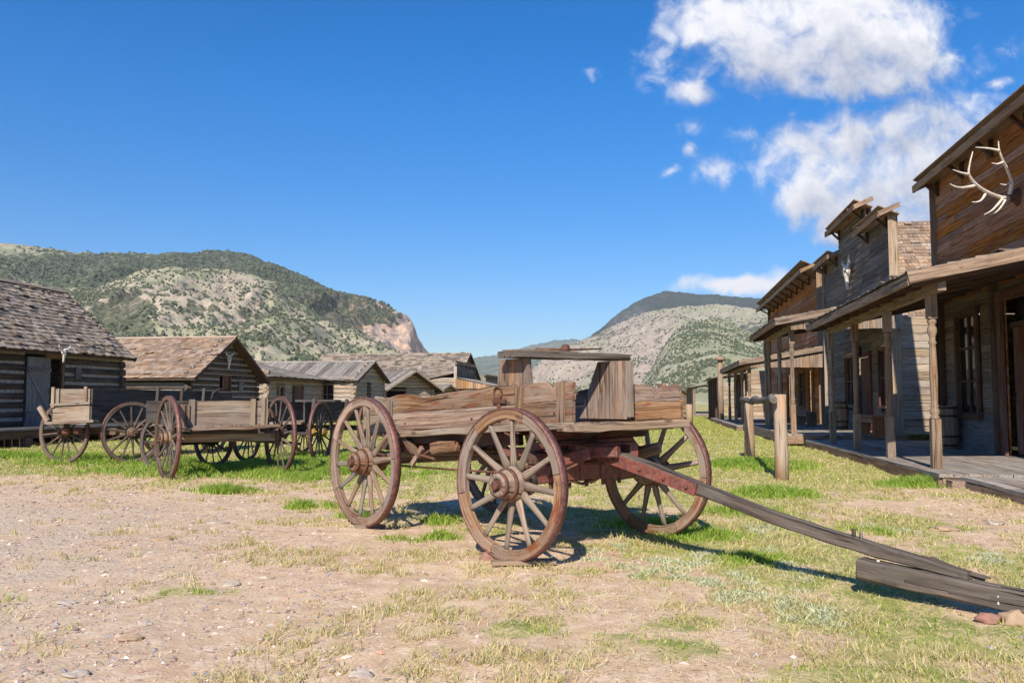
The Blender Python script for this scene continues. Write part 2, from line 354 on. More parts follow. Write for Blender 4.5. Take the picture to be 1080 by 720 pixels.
# ------------------------------------------------------------------ ground
EDGE = [(-40, 15.5), (-8.2, 13.6), (-5.5, 12.7), (-2.6, 11.4), (-1.5, 9.0), (-.9, 7.0), (.0, 3.6), (.4, 0), (.6, -6)]
def edge_dist(x, y):                       # + on the grassy side of the gravel edge
    best = np.full(x.shape, 1e9); sg = np.ones(x.shape)
    for (ax, ay), (bx, by) in zip(EDGE[:-1], EDGE[1:]):
        dx, dy = bx-ax, by-ay; L2 = dx*dx+dy*dy
        tt = np.clip(((x-ax)*dx+(y-ay)*dy)/L2, 0, 1)
        qx = x-(ax+tt*dx); qy = y-(ay+tt*dy); d = np.hypot(qx, qy); cr = dx*qy-dy*qx
        m = d < best; best = np.where(m, d, best); sg = np.where(m, np.where(cr > 0, 1, -1), sg)
    return best*sg
def cover(x, y):
    """0 bare dirt .. 1 full grass"""
    d = edge_dist(x, y); Rr = np.hypot(x, y)
    n = fbm(x*.55+3, y*.55+8, 4); n2 = fbm(x*2.3+1, y*2.3+5, 4)
    base = sstep(-1.4, 2.2, d)
    rich = sstep(8.5, 17, y)*sstep(-.5, 2.0, d)                        # greener further back
    right = sstep(2.0, 7.0, x-.0*y)*sstep(3, 6, y)
    n3 = fbm(x*.9+31, y*.9+11, 3)
    c = (n*.4+n2*.35+n3*.25-.5)*3.6+base*.76-.56+rich*.55+right*.10
    lush = lush_f(x, y)
    return np.clip(sstep(.0, .55, c)+lush*.9, 0, 1)
LUSH = [(-.9, 8.35, .3, .2), (-1.6, 9.4, .35, .2), (-2.4, 10.3, .4, .25), (-3.9, 11.9, .5, .3), (1.9, 6.9, .35, .2), (2.6, 9.6, .5, .4), (3.4, 11.5, .7, .5), (3.3, 8.2, .35, .3), (6.2, 12.9, .8, .5), (4.6, 16.5, 1.2, 1.2), (-5.0, 15.2, 2.4, 1.3), (-3.9, 15.8, 1.3, 1.7), (-7.6, 17.4, 2.2, .9), (-2.5, 14.6, 1.4, 1.6), (-12, 19, 3.5, 1.0), (-1.0, 9.0, .55, .35),
        (-.75, 8.1, .5, .35), (1.7, 8.0, .5, .3), (1.35, 8.7, .45, .3), (-3.6, 18.5, 2, 2)]
def lush_f(x, y):
    s = np.zeros(x.shape)
    for (a, b, rx, ry) in LUSH: s = np.maximum(s, np.exp(-(((x-a)/rx)**2+((y-b)/ry)**2)*1.3))
    return s*sstep(.30, .55, fbm(x*1.8+40, y*1.8+2, 3))
def gz(x, y):
    r = np.hypot(x, y); k = 1-sstep(30, 60, r)
    return k*((fbm(x*.35, y*.35, 3)-.5)*.09+(fbm(x*3.1, y*3.1, 3)-.5)*.02+(fbm(x*11, y*11, 2)-.5)*.008*(r < 14))
def gz1(x, y): return float(gz(np.array([float(x)]), np.array([float(y)]))[0])
az = np.concatenate([np.linspace(-180, -42, 24, endpoint=False), np.linspace(-42, 42, 560, endpoint=False), np.linspace(42, 180, 25)])*PI/180
rr = np.concatenate([[.05, .8, 1.6, 2.4], 3.0*(1.0125**np.arange(0, 300)), np.geomspace(130, 8800, 22)])
A, Q = np.meshgrid(az, rr); X = Q*np.sin(A); Y = Q*np.cos(A)
V = np.stack([X, Y, gz(X, Y)], -1).reshape(-1, 3)
nr, na = X.shape; i = np.arange(nr*na).reshape(nr, na)
F = np.stack([i[:-1, :-1], i[:-1, 1:], i[1:, 1:], i[1:, :-1]], -1).reshape(-1, 4)[:, ::-1]
def ground_mat():
    m, t, b = mat_new('dirt_and_grass')
    g = t.new('ShaderNodeNewGeometry').outputs['Position']
    cov = t.attr('cov'); road = t.attr('road')
    n1 = t.noise(g, .8, 6, .6); n2 = t.noise(g, 7, 7, .65); n3 = t.noise(g, 45, 5, .7)
    dirt = t.mix(t.ramp(n1, .35, .65), (.63, .45, .29), (.52, .36, .225))
    dirt = t.mix(t.ramp(n2, .45, .68), dirt, (.72, .555, .405))
    dirt = t.mix(t.math('MULTIPLY', t.ramp(n3, .52, .7), .5), dirt, (.34, .235, .155))
    n4 = t.noise(g, 160, 3, .7); dirt = t.mix(t.ramp(n4, .56, .66, 0, .5), dirt, (.80, .68, .52)); dirt = t.mix(t.ramp(n4, .36, .44, .5, 0), dirt, (.30, .21, .15))
    dk = t.ramp(t.noise(g, 4.3, 6, .8), .50, .62, 0, .55); dirt = t.mix(dk, dirt, (.40, .255, .165)); lt = t.ramp(t.noise(g, 2.6, 6, .75), .52, .66, 0, .7); dirt = t.mix(t.math('MULTIPLY', lt, t.math('SUBTRACT', 1, road)), dirt, t.mix(t.ramp(t.noise(g, 55, 4, .7), .4, .6), (.50, .38, .19), (.68, .55, .33)))
    grav = t.mix(t.ramp(n3, .35, .65), (.38, .29, .20), (.66, .535, .39))
    vo = t.new('ShaderNodeTexVoronoi'); t.put(vo.inputs['Vector'], g); vo.inputs['Scale'].default_value = 38
    bw = t.new('ShaderNodeRGBToBW'); t.put(bw.inputs[0], vo.outputs['Color'])
    grav = t.mix(.45, grav, t.mix(bw.outputs[0], (.26, .21, .17), (.74, .60, .46)))
    dirt = t.mix(t.math('MULTIPLY', road, t.ramp(t.noise(g, 1.3, 5, .6), .3, .62)), dirt, grav)
    straw = t.mix(t.ramp(t.noise(g, 60, 4, .7), .4, .6), (.44, .36, .15), (.62, .52, .27))
    green = t.mix(t.ramp(t.noise(g, 1.7, 5, .6), .35, .65), (.18, .235, .045), (.32, .34, .09))
    veg = t.mix(t.ramp(t.noise(g, 5, 5, .7), .40, .60), straw, green); veg = t.mix(t.ramp(t.noise(g, 90, 4, .75), .38, .5, .55, 0), veg, (.12, .12, .04))
    cf = t.ramp(t.math('ADD', cov, t.math('MULTIPLY', t.math('SUBTRACT', t.noise(g, 14, 5, .7), .5), .9)), .25, .85)
    col = t.mix(t.math('MULTIPLY', cf, .88), dirt, veg)
    t.put(b.inputs['Base Color'], col); b.inputs['Roughness'].default_value = .95; b.inputs['Specular IOR Level'].default_value = .15
    bp = t.new('ShaderNodeBump'); bp.inputs['Strength'].default_value = .6; bp.inputs['Distance'].default_value = .02
    t.put(bp.inputs['Height'], t.math('ADD', t.math('ADD', n2, t.math('MULTIPLY', n3, .45)), t.math('MULTIPLY', vo.outputs['Distance'], -.25)))
    t.put(b.inputs['Normal'], bp.outputs[0])
    return m
go = np_mesh('ground', V, [F], ground_mat(), smooth=True); tag(go, 'pinkish gravel and dry dirt with patches of grass', None, None, 'structure')
me = go.data
cv = np.where(Q > 45, .9, cover(X, Y)); a = me.attributes.new('cov', 'FLOAT', 'POINT'); a.data.foreach_set('value', cv.ravel().astype(np.float32))
ed = edge_dist(X, Y); a = me.attributes.new('road', 'FLOAT', 'POINT'); a.data.foreach_set('value', (1-sstep(-3.2, -.6, ed)).ravel().astype(np.float32))
# ------------------------------------------------------------------ grass blades, weeds, gravel
def sample(n, r0, r1, amin=-36, amax=36, p=1.0):
    """points over the visible wedge; density ~ r^-p"""
    a = rng.uniform(amin, amax, n)*PI/180
    u = rng.random(n); k = 2-p
    r = (r0**k+u*(r1**k-r0**k))**(1/k) if abs(k) > 1e-6 else r0*(r1/r0)**u
    return r*np.sin(a), r*np.cos(a), r
def blades(x, y, r, h, wd, lean=.5, nper=1, spread=.05):
    x = np.repeat(x, nper); y = np.repeat(y, nper); h = np.repeat(h, nper)*rng.uniform(.5, 1.15, len(x)); wd = np.repeat(wd, nper)
    sp = np.repeat(spread, nper) if hasattr(spread, '__len__') else spread
    x = x+rng.normal(0, 1, len(x))*sp; y = y+rng.normal(0, 1, len(x))*sp
    z = gz(x, y)-.006; n = len(x); th = rng.uniform(0, 2*PI, n); la = rng.uniform(0, 2*PI, n); le = rng.uniform(.1, lean, n)*h*1.4
    cx, sx = np.cos(th)*wd/2, np.sin(th)*wd/2; lx, ly = np.cos(la)*le, np.sin(la)*le
    b0 = np.stack([x-cx, y-sx, z], -1); b1 = np.stack([x+cx, y+sx, z], -1)
    m0 = np.stack([x-cx*.7+lx*.35, y-sx*.7+ly*.35, z+h*.55], -1); m1 = np.stack([x+cx*.7+lx*.35, y+sx*.7+ly*.35, z+h*.55], -1)
    tp = np.stack([x+lx, y+ly, z+h*.98], -1)
    V = np.stack([b0, b1, m1, m0, tp], 1).reshape(-1, 3); k = np.arange(n)[:, None]*5
    return V, k+np.array([[0, 1, 2, 3]]), k+np.array([[3, 2, 4]]), np.repeat(rng.random(n), 5)
def leafmat(name, a, b_, c, trans=.25):
    m, t, b = mat_new(name); r = t.attr('rnd')
    g = t.new('ShaderNodeNewGeometry').outputs['Position']
    col = t.mix(t.ramp(r, .0, .6), a, b_); col = t.mix(t.ramp(t.math('ADD', r, t.math('MULTIPLY', t.noise(g, .9, 3), .8)), 1.02, 1.3), col, c)
    t.put(b.inputs['Base Color'], col); b.inputs['Roughness'].default_value = .6; b.inputs['Specular IOR Level'].default_value = .3
    tr = t.new('ShaderNodeBsdfTranslucent'); t.put(tr.inputs[0], col); mx = t.new('ShaderNodeMixShader'); mx.inputs[0].default_value = trans
    t.l.new(b.outputs[0], mx.inputs[1]); t.l.new(tr.outputs[0], mx.inputs[2]); t.l.new(mx.outputs[0], t.n['Material Output'].inputs[0])
    return m
def keep(c, x, y, off=0): return c > rng.random(len(x))*.9+off
x, y, r = sample(85000, 3.4, 70, p=1.2)
c = cover(x, y); k = keep(c, x, y, .08) & (c > .15); x, y, r = x[k], y[k], r[k]
lf = lush_f(x, y)
h = (.014+.034*rng.random(len(x))**1.5)*(1+.02*r)*(1+lf*2.2); wd = .0028+.0009*r
V1, Fq, Ft, rn = blades(x, y, r, h, wd, .9, 6, .012+.004*r)
g1 = np_mesh('grass', V1, [Fq, Ft], leafmat('short_grass', (.21, .29, .04), (.36, .40, .08), (.58, .50, .22)), rnd=rn); tag(g1, 'short yellow green grass spread in patches over the dirt', 'grass', None, 'stuff')
# lush growth round the old wagons
px = []; py = []
for (a_, b_, rx, ry) in LUSH:
    n = int(2600*rx*ry)+260; px.append(rng.normal(a_, rx*.55, n)); py.append(rng.normal(b_, ry*.55, n))
x = np.concatenate(px); y = np.concatenate(py); k = lush_f(x, y) > rng.random(len(x))*.8+.1; x, y = x[k], y[k]; r = np.hypot(x, y)
h = (.05+.13*rng.random(len(x))*lush_f(x, y)+.003*r)*sstep(2, 13, y)**.6; 
V1, Fq, Ft, rn = blades(x, y, r, h*.9, .006+.0008*r, .7, 5, .03)
g2 = np_mesh('tall_grass', V1, [Fq, Ft], leafmat('lush_grass', (.20, .33, .03), (.30, .45, .055), (.44, .50, .13), .4), rnd=rn); tag(g2, 'longer bright green grass growing around the wagon wheels', 'grass', None, 'stuff')
# dry tufts
x, y, r = sample(15000, 3.3, 30, p=1.2)
d = edge_dist(x, y); k = (fbm(x*1.7+9, y*1.7+4, 3) > .53) & (d > -1.2-2.5*rng.random(len(x))**6); x, y, r = x[k], y[k], r[k]
V1, Fq, Ft, rn = blades(x, y, r, .03+.05*rng.random(len(x)), .0032+.0007*r, 1.3, 14, .035)
g3 = np_mesh('dry_grass', V1, [Fq, Ft], leafmat('straw_grass', (.50, .42, .17), (.62, .53, .28), (.33, .34, .10)), rnd=rn); tag(g3, 'dry straw coloured grass tufts scattered on the dirt', 'grass', None, 'stuff')
x, y, r = sample(60000, 3.2, 22, p=1.25)
d = edge_dist(x, y); k = rng.random(len(x)) < np.clip(.06+sstep(-1.2, 1.5, d)*fbm(x*1.3, y*1.3, 3)*1.5, 0, 1); x, y, r = x[k], y[k], r[k]
V1, Fq, Ft, rn = blades(x, y, r, .012+.03*rng.random(len(x)), .0022+.0006*r, 3.2, 2, .03)
g6 = np_mesh('straw_litter', V1, [Fq, Ft], leafmat('straw_litter_blade', (.52, .42, .22), (.70, .60, .38), (.30, .20, .11), .1), rnd=rn); tag(g6, 'loose dry straw lying flat over the dirt', 'straw', None, 'stuff')
# pale sage-like ground weeds
WD = [at(735, 592, 1), at(760, 585, 1), at(700, 600, 1), at(830, 632, 1), at(850, 640, 1), at(745, 612, 1), at(690, 500, 1), at(640, 590, 1), at(800, 560, 1), at(880, 655, 1), at(780, 625, 1), at(760, 470, 1), at(1040, 588, 1), at(930, 560, 1),
      at(440, 545, 1), at(810, 598, 1)]
xs = []; ys = []
for q in WD:
    dd = (q-EYE); tt = -1.25/dd.z; c0 = EYE+dd*tt
    for _ in range(4):
        cx0 = c0.x+random.gauss(0, .16); cy0 = c0.y+random.gauss(0, .22); n = random.randint(20, 60)
        xs.append(rng.normal(cx0, .05, n)); ys.append(rng.normal(cy0, .05, n))
x = np.concatenate(xs); y = np.concatenate(ys); r = np.hypot(x, y)
V1, Fq, Ft, rn = blades(x, y, r, .022+.03*rng.random(len(x)), np.full(len(x), .012), 1.4, 4, .012)
g4 = np_mesh('sage_weeds', V1, [Fq, Ft], leafmat('sage_leaf', (.50, .52, .31), (.62, .62, .42), (.40, .43, .22)), rnd=rn); tag(g4, 'pale grey green low weeds in clumps beside the wagon tongue', 'weeds', None, 'stuff')
# gravel
OCT = np.array([[1, 0, 0], [-1, 0, 0], [0, 1, 0], [0, -1, 0], [0, 0, 1], [0, 0, -1]], float)
s3 = 1/math.sqrt(3); CUB = np.array([[i, j, k] for i in (-s3, s3) for j in (-s3, s3) for k in (-s3, s3)])
OF = np.array([[0, 2, 4], [2, 1, 4], [1, 3, 4], [3, 0, 4], [2, 0, 5], [1, 2, 5], [3, 1, 5], [0, 3, 5]])
def pebbles(x, y, s):
    n = len(x); J = OCT[None]*rng.uniform(.6, 1.1, (n, 6, 1))+rng.normal(0, .12, (n, 6, 3))
    th = rng.uniform(0, 2*PI, n); c, s_ = np.cos(th)[:, None], np.sin(th)[:, None]
    J = J*np.stack([rng.uniform(.8, 1.3, n), rng.uniform(.6, 1, n), rng.uniform(.3, .6, n)], -1)[:, None]*s[:, None, None]
    Vx = J[..., 0]*c-J[..., 1]*s_; Vy = J[..., 0]*s_+J[..., 1]*c
    V = np.stack([Vx+x[:, None], Vy+y[:, None], J[..., 2]+gz(x, y)[:, None]+.1*s[:, None]], -1).reshape(-1, 3)
    return V, (np.arange(n)[:, None, None]*6+OF[None]).reshape(-1, 3), np.repeat(rng.random(n), 6)
x, y, r = sample(70000, 3.2, 18, p=1.3)
k = rng.random(len(x)) < np.where(edge_dist(x, y) < -.4, .85, .16)*(1.05-.8*cover(x, y)); x, y, r = x[k], y[k], r[k]
s = .004+.022*rng.random(len(x))**7+.0010*r*rng.random(len(x))
V1, F1, rn = pebbles(x, y, s)
def peb_mat():
    m, t, b = mat_new('gravel_stone'); r = t.attr('rnd')
    cr = t.new('ShaderNodeValToRGB'); t.put(cr.inputs[0], r); e = cr.color_ramp.elements
    e[0].color = (.20, .16, .15, 1); e[1].color = (.74, .64, .54, 1)
    for p_, c_ in ((.2, (.36, .245, .19, 1)), (.45, (.50, .37, .28, 1)), (.6, (.27, .25, .27, 1)), (.72, (.48, .39, .33, 1)), (.85, (.44, .26, .19, 1))):
        q = e.new(p_); q.color = c_
    t.put(b.inputs['Base Color'], cr.outputs[0]); b.inputs['Roughness'].default_value = .9
    return m
g5 = np_mesh('gravel', V1, [F1], peb_mat(), rnd=rn); tag(g5, 'loose mixed gravel lying on the dirt track', 'gravel', None, 'stuff')
# single stones
def stone(px_, py_, w_, h_, d_, mat, label, seed):
    dd = ray(px_, py_); tt = -1.25/dd.z; c0 = EYE+dd*tt
    import bmesh
    bm = bmesh.new(); bmesh.ops.create_icosphere(bm, subdivisions=3, radius=1); rs = random.Random(seed)
    from mathutils import noise
    off = Vector((seed*3.1, 0, 0))
    for v in bm.verts:
        n = noise.noise(v.co*1.3+off)*.5+noise.noise(v.co*3.2+off)*.22+noise.noise(v.co*8+off)*.06
        v.co = v.co*(1+n); v.co = Vector((v.co.x*w_/2, v.co.y*d_/2, v.co.z*h_/2*(1 if v.co.z > 0 else .6)))
    me = bpy.data.meshes.new('stone'); bm.to_mesh(me); bm.free(); me.materials.append(mat)
    for p in me.polygons: p.use_smooth = True
    o = bpy.data.objects.new('stone', me); C.objects.link(o); o.location = (c0.x, c0.y, gz1(c0.x, c0.y)+h_*.15); o.rotation_euler.z = rs.uniform(-.5, .5)
    tag(o, label, 'stone', 'single stones lying on the ground')
stone(1070, 655, .15, .12, .13, M['stone_tan'], 'rounded tan stone under the right end of the broken beam', 1)
stone(1042, 652, .14, .075, .12, M['stone_red'], 'flat reddish stone just left of the tan one, under the broken beam', 2)
stone(517, 588, .17, .10, .14, M['stone_red'], 'dark red stone against the plank under the near front wheel', 3)
stone(152, 661, .09, .03, .07, M['stone_pale'], 'pale flat stone in the gravel, topmost of the lower left pair', 4)
stone(137, 678, .12, .04, .09, M['stone_tan'], 'tan flat stone in the gravel, lower of the lower left pair', 5)
stone(244, 617, .13, .03, .08, M['stone_pale'], 'cream wedge shaped stone beside a small grass tuft in the gravel', 6)
stone(70, 638, .13, .025, .08, M['stone_pale'], 'long whitish flat stone in the grey gravel at far left', 7)
stone(170, 570, .20, .045, .16, M['stone_tan'], 'flat brown stone on bare dirt below the left wagons', 8)
stone(230, 552, .20, .035, .15, M['stone_pale'], 'pale flat stone near the grass edge below the middle wagon', 9)
stone(80, 715, .11, .035, .09, M['stone_pale'], 'pale stone at the very bottom left of the gravel', 10)
stone(998, 558, .28, .05, .2, M['stone_tan'], 'wide yellowish flat stone in the grass near the boardwalk', 11)
stone(380, 712, .11, .04, .10, M['stone_pale'], 'grey rounded stone at the bottom edge of the gravel', 12)
stone(1050, 552, .18, .04, .15, M['stone_pale'], 'pale low stone in the grass close to the boardwalk edge', 13)
# ------------------------------------------------------------------ hills
def hill_mat(name, ground, ground2, rock, rock2, tree, treeamt=.5, rockamt=.5, streak=1.0, ts=.05, rs=.006):
    m, t, b = mat_new(name)
    g = t.new('ShaderNodeNewGeometry').outputs['Position']; tr = t.attr('forest'); rk = t.attr('rock')
    col = t.mix(t.ramp(t.noise(g, rs*1.6, 6, .65), .38, .62), ground, ground2)
    rn_ = t.noise(t.vm('MULTIPLY', g, (1, 1, 2.2)), rs*5, 8, .7, .4)
    rcol = t.mix(t.ramp(t.noise(t.vm('MULTIPLY', g, (1, 1, .35)), rs*14, 7, .78), .42, .56), rock, rock2); rcol = t.mix(t.ramp(t.noise(t.vm('MULTIPLY', g, (.25, .25, 2.5)), rs*12, 5, .7), .54, .64, 0, .6), rcol, (rock2[0]*.55, rock2[1]*.5, rock2[2]*.5))
    rf = t.ramp(t.math('ADD', rn_, t.math('MULTIPLY', rk, .5)), .58-.12*rockamt, .66-.1*rockamt)
    col = t.mix(rf, col, rcol)
    vo = t.new('ShaderNodeTexVoronoi'); t.put(vo.inputs['Vector'], g); vo.inputs['Scale'].default_value = ts
    dens = t.math('ADD', t.math('MULTIPLY', t.noise(g, rs*2.2, 6, .65), .9), t.math('MULTIPLY', tr, .9))
    tf = t.ramp(t.math('SUBTRACT', dens, t.math('MULTIPLY', vo.outputs['Distance'], .55)), .50-.3*treeamt, .58-.3*treeamt)
    fine = t.ramp(t.noise(g, ts*2.5, 4, .6), .3, .6, .5, 1)
    col = t.mix(t.math('MULTIPLY', tf, fine), col, tree)
    t.put(b.inputs['Base Color'], col); b.inputs['Roughness'].default_value = .95; b.inputs['Specular IOR Level'].default_value = .05
    bp = t.new('ShaderNodeBump'); bp.inputs['Strength'].default_value = .75; bp.inputs['Distance'].default_value = .10/ts
    t.put(bp.inputs['Height'], t.math('ADD', t.noise(t.vm('MULTIPLY', g, (1, 1, .3)), ts*1.6, 7, .75), t.math('MULTIPLY', rn_, .6))); t.put(b.inputs['Normal'], bp.outputs[0])
    return m
def hill(name, pts, D, base, mat, label, prof=1.15, relief=.12, forest=None, rock=None, back=.5, nx=420, ns=110, gfreq=9, crestj=.004, zpow=1.0):
    """a real hill: crest at distance D(px), rising from distance base*D; pts are crest bearings (x, y)"""
    xs = np.linspace(pts[0][0], pts[-1][0], nx); ys = np.interp(xs, [p[0] for p in pts], [p[1] for p in pts])
    Dx = D(xs) if callable(D) else np.full(nx, float(D))
    ux = []; hz = []
    for a_, b_ in zip(xs, ys):
        q = ray(a_, b_); ux.append(q.x/q.y); hz.append(q.z/q.y)
    ux = np.array(ux); hz = np.array(hz); crest = np.maximum(1.25+hz*Dx, -2)
    cn = (fbm(xs*.09, xs*0+3, 5)-.5)*crestj*Dx+(vnoise(xs*.6, xs*0+5)-.5)*crestj*.35*Dx
    s = np.concatenate([np.linspace(0, 1, ns), 1+back*np.linspace(.02, 1, 14)])
    Sg, Xg = np.meshgrid(s, np.arange(nx), indexing='ij')
    DX = Dx[Xg]; Yy = DX*(base+(1-base)*Sg); Xx = Yy*ux[Xg]
    up = np.clip(Sg, 0, 1); dn = np.clip((Sg-1)/back, 0, 1)
    zz = crest[Xg]*(up**prof)*(1-dn**1.3)
    sc_ = 1/(DX.mean()*.16)
    g1_ = ridged(Xx*sc_*1.6+5, Yy*sc_*.55+2, 6)-.55; g2_ = fbm(Xx*sc_*5, Yy*sc_*5, 5)-.5
    env = np.sin(np.clip(up, 0, 1)*PI*.93)**.8*(1-dn)
    zz = zz+(g1_*relief*1.7+g2_*relief*.45)*crest.max()*env+cn[Xg]*(up**3)*(1-dn)
    pxg = xs[Xg]; pyg = 423-(zz-1.25)/Yy*900
    if rock:
        rk_ = np.clip(rock(pxg, pyg, Xx, Yy), 0, 1); fl = ridged(Xx*sc_*14, Yy*sc_*3+zz*sc_*3, 4)-.5; band = np.sin(zz/(crest.max()*.045)+fbm(Xx*sc_*3, Yy*sc_*3, 3)*5)
        zz = zz+rk_*env*crest.max()*(.11*fl+.016*band)
    zz = zz+(ridged(Xx*sc_*7+9, Yy*sc_*3+4, 4)-.55)*relief*.28*crest.max()*env
    zz = np.maximum(zz, -3)
    zz[0, :] = -4; zz[-1, :] = -6
    V = np.stack([Xx, Yy, zz], -1).reshape(-1, 3); i = np.arange(len(s)*nx).reshape(len(s), nx)
    F = np.stack([i[:-1, :-1], i[:-1, 1:], i[1:, 1:], i[1:, :-1]], -1).reshape(-1, 4)
    o = np_mesh(name, V, [F], mat, smooth=True); tag(o, label, None, None, 'structure')
    pxg = xs[Xg]; elev = (zz-1.25)/Yy; pyg = 423-elev*900
    for nm, fn in (('forest', forest), ('rock', rock)):
        val = fn(pxg, pyg, Xx, Yy) if fn else np.zeros_like(zz)
        a = o.data.attributes.new(nm, 'FLOAT', 'POINT'); a.data.foreach_set('value', np.clip(val, 0, 1).ravel().astype(np.float32))
    return Xx, Yy, zz, pxg, pyg
def blob(px, py, cx, cy, rx, ry): return np.exp(-(((px-cx)/rx)**2+((py-cy)/ry)**2))
SAGE, SAGE2 = (.30, .30, .185), (.40, .375, .25)
ROCKP, ROCKG = (.56, .44, .34), (.42, .38, .34)
TREE = (.055, .07, .042)
mB = hill_mat('left_ridge_ground', (.24, .255, .155), (.34, .33, .22), (.62, .43, .29), (.30, .255, .23), TREE, .50, .38, ts=.045)
def fB(px, py, X, Y):
    return np.clip(blob(px, py, 60, 290, 90, 18)*.5+blob(px, py, 190, 282, 95, 14)*.9+blob(px, py, 300, 300, 75, 26)*1.2+blob(px, py, 370, 330, 55, 16)*.6+blob(px, py, 250, 275, 60, 20)+blob(px, py, 40, 275, 60, 10)*.4, 0, 1)
def rB(px, py, X, Y):
    return np.clip(blob(px, py, 368, 327, 42, 10)*1.4+blob(px, py, 425, 356, 30, 24)*1.3+blob(px, py, 330, 316, 20, 6)+blob(px, py, 400, 345, 22, 12)*.8, 0, 1)
HB = hill('hill', [(-420, 285), (-250, 262), (-100, 268), (0, 260), (30, 263), (60, 266), (100, 269), (130, 269), (150, 272), (200, 269), (235, 267), (262, 270), (275, 274), (290, 281), (330, 298), (360, 311), (385, 319), (395, 323), (410, 331),
                   (422, 339), (432, 343), (438, 352), (441, 363), (446, 371), (456, 378), (480, 392), (520, 418), (560, 426)], 1900, .30, mB, 'long dark wooded ridge with tan cliffs behind the cabins', 1.1, .14, fB, rB)
mA = hill_mat('left_spur_ground', (.27, .275, .17), (.36, .335, .225), (.48, .40, .30), (.36, .31, .24), (.075, .085, .055), .50, .42, ts=.085, rs=.011)
def fA(px, py, X, Y): return np.clip(blob(px, py, 60, 320, 110, 25)*.35+blob(px, py, 130, 340, 30, 25)*.7+blob(px, py, 270, 330, 60, 10)*.2, 0, 1)
def rA(px, py, X, Y): return np.clip(blob(px, py, 170, 320, 70, 18)*.5+blob(px, py, 250, 305, 30, 16)*.5+blob(px, py, 245, 330, 14, 10)*1.0+blob(px, py, 330, 360, 50, 20)*.2, 0, 1)
HA = hill('hill', [(-420, 330), (-200, 318), (-60, 305), (20, 300), (70, 308), (100, 306), (125, 298), (150, 289), (200, 285), (240, 288), (275, 294), (290, 301), (305, 316), (340, 338), (380, 360), (400, 372), (450, 400), (500, 420)],
          1000, .32, mA, 'pale rocky sagebrush spur in front of the wooded left ridge', 1.2, .19, fA, rA)
mF = hill_mat('far_ridge_ground', (.14, .17, .12), (.2, .22, .15), (.35, .32, .28), (.3, .28, .26), (.05, .06, .045), .6, .1, ts=.02, rs=.002)
hill('hill', [(380, 420), (440, 395), (480, 384), (500, 378), (530, 373), (560, 370), (600, 368), (640, 370), (700, 380), (760, 400)], 5600, .5, mF, 'lower blue hazy ridge at the end of the valley', 1.0, .06, back=.15)
hill('hill', [(460, 410), (520, 380), (545, 369), (560, 363), (580, 360), (605, 357.5), (640, 362), (700, 370), (800, 380)], 6700, .6, mF, 'highest blue hazy ridge at the end of the valley', 1.0, .06, back=.15)
mD1 = hill_mat('right_mountain_ground', (.10, .125, .075), (.16, .175, .11), (.50, .45, .40), (.36, .34, .33), (.04, .05, .036), .75, .12, ts=.03, rs=.004)
def rD1(px, py, X, Y): return np.clip(blob(px, py, 672, 334, 16, 9)*1.0+blob(px, py, 648, 340, 6, 5), 0, 1)
hill('hill', [(570, 400), (600, 372), (620, 356), (640, 341), (655, 329), (668, 320), (682, 314), (692, 310), (705, 307), (720, 309), (745, 311), (790, 314), (830, 316), (900, 322), (1000, 330), (1120, 345), (1400, 380)],
     4200, .5, mD1, 'high dark wooded mountain behind the pale right hill', 1.0, .06, lambda a, b, c, d: np.full(a.shape, .45), rD1)
mD2 = hill_mat('right_rocky_ground', (.30, .30, .19), (.38, .345, .25), (.46, .37, .28), (.35, .31, .26), (.085, .095, .065), .46, .42, ts=.05, rs=.007)
def rD2(px, py, X, Y): return np.clip(blob(px, py, 680, 375, 28, 30)*.8+blob(px, py, 585, 385, 35, 18)*.8+blob(px, py, 650, 345, 60, 12)*.5, 0, 1)
def fD2(px, py, X, Y): return np.clip(blob(px, py, 820, 350, 70, 12)*.5+blob(px, py, 620, 352, 40, 8)*.35, 0, 1)
HD2 = hill('hill', [(540, 415), (560, 398), (575, 382), (590, 371), (605, 362), (625, 353), (650, 343), (670, 336), (690, 329), (715, 324), (740, 322), (770, 323), (800, 327), (830, 331), (900, 345), (1050, 365), (1300, 400)],
     2300, .4, mD2, 'pale rocky hill with tan gullies at the end of the street', 1.1, .17, fD2, rD2)
mD3 = hill_mat('right_green_ground', (.27, .28, .17), (.36, .345, .225), (.50, .46, .33), (.40, .38, .27), (.085, .105, .055), .50, .12, ts=.085, rs=.009)
HD3 = hill('hill', [(620, 426), (650, 422), (672, 412), (686, 394), (698, 370), (710, 351), (725, 342), (750, 336), (768, 339), (790, 350), (820, 366), (870, 385), (950, 400), (1100, 410), (1300, 420)],
     1150, .32, mD3, 'rounded green hill dotted with bushes above the right hand porches', 1.15, .11, None, lambda a, b, c, d: blob(a, b, 690, 385, 22, 40)*.9)
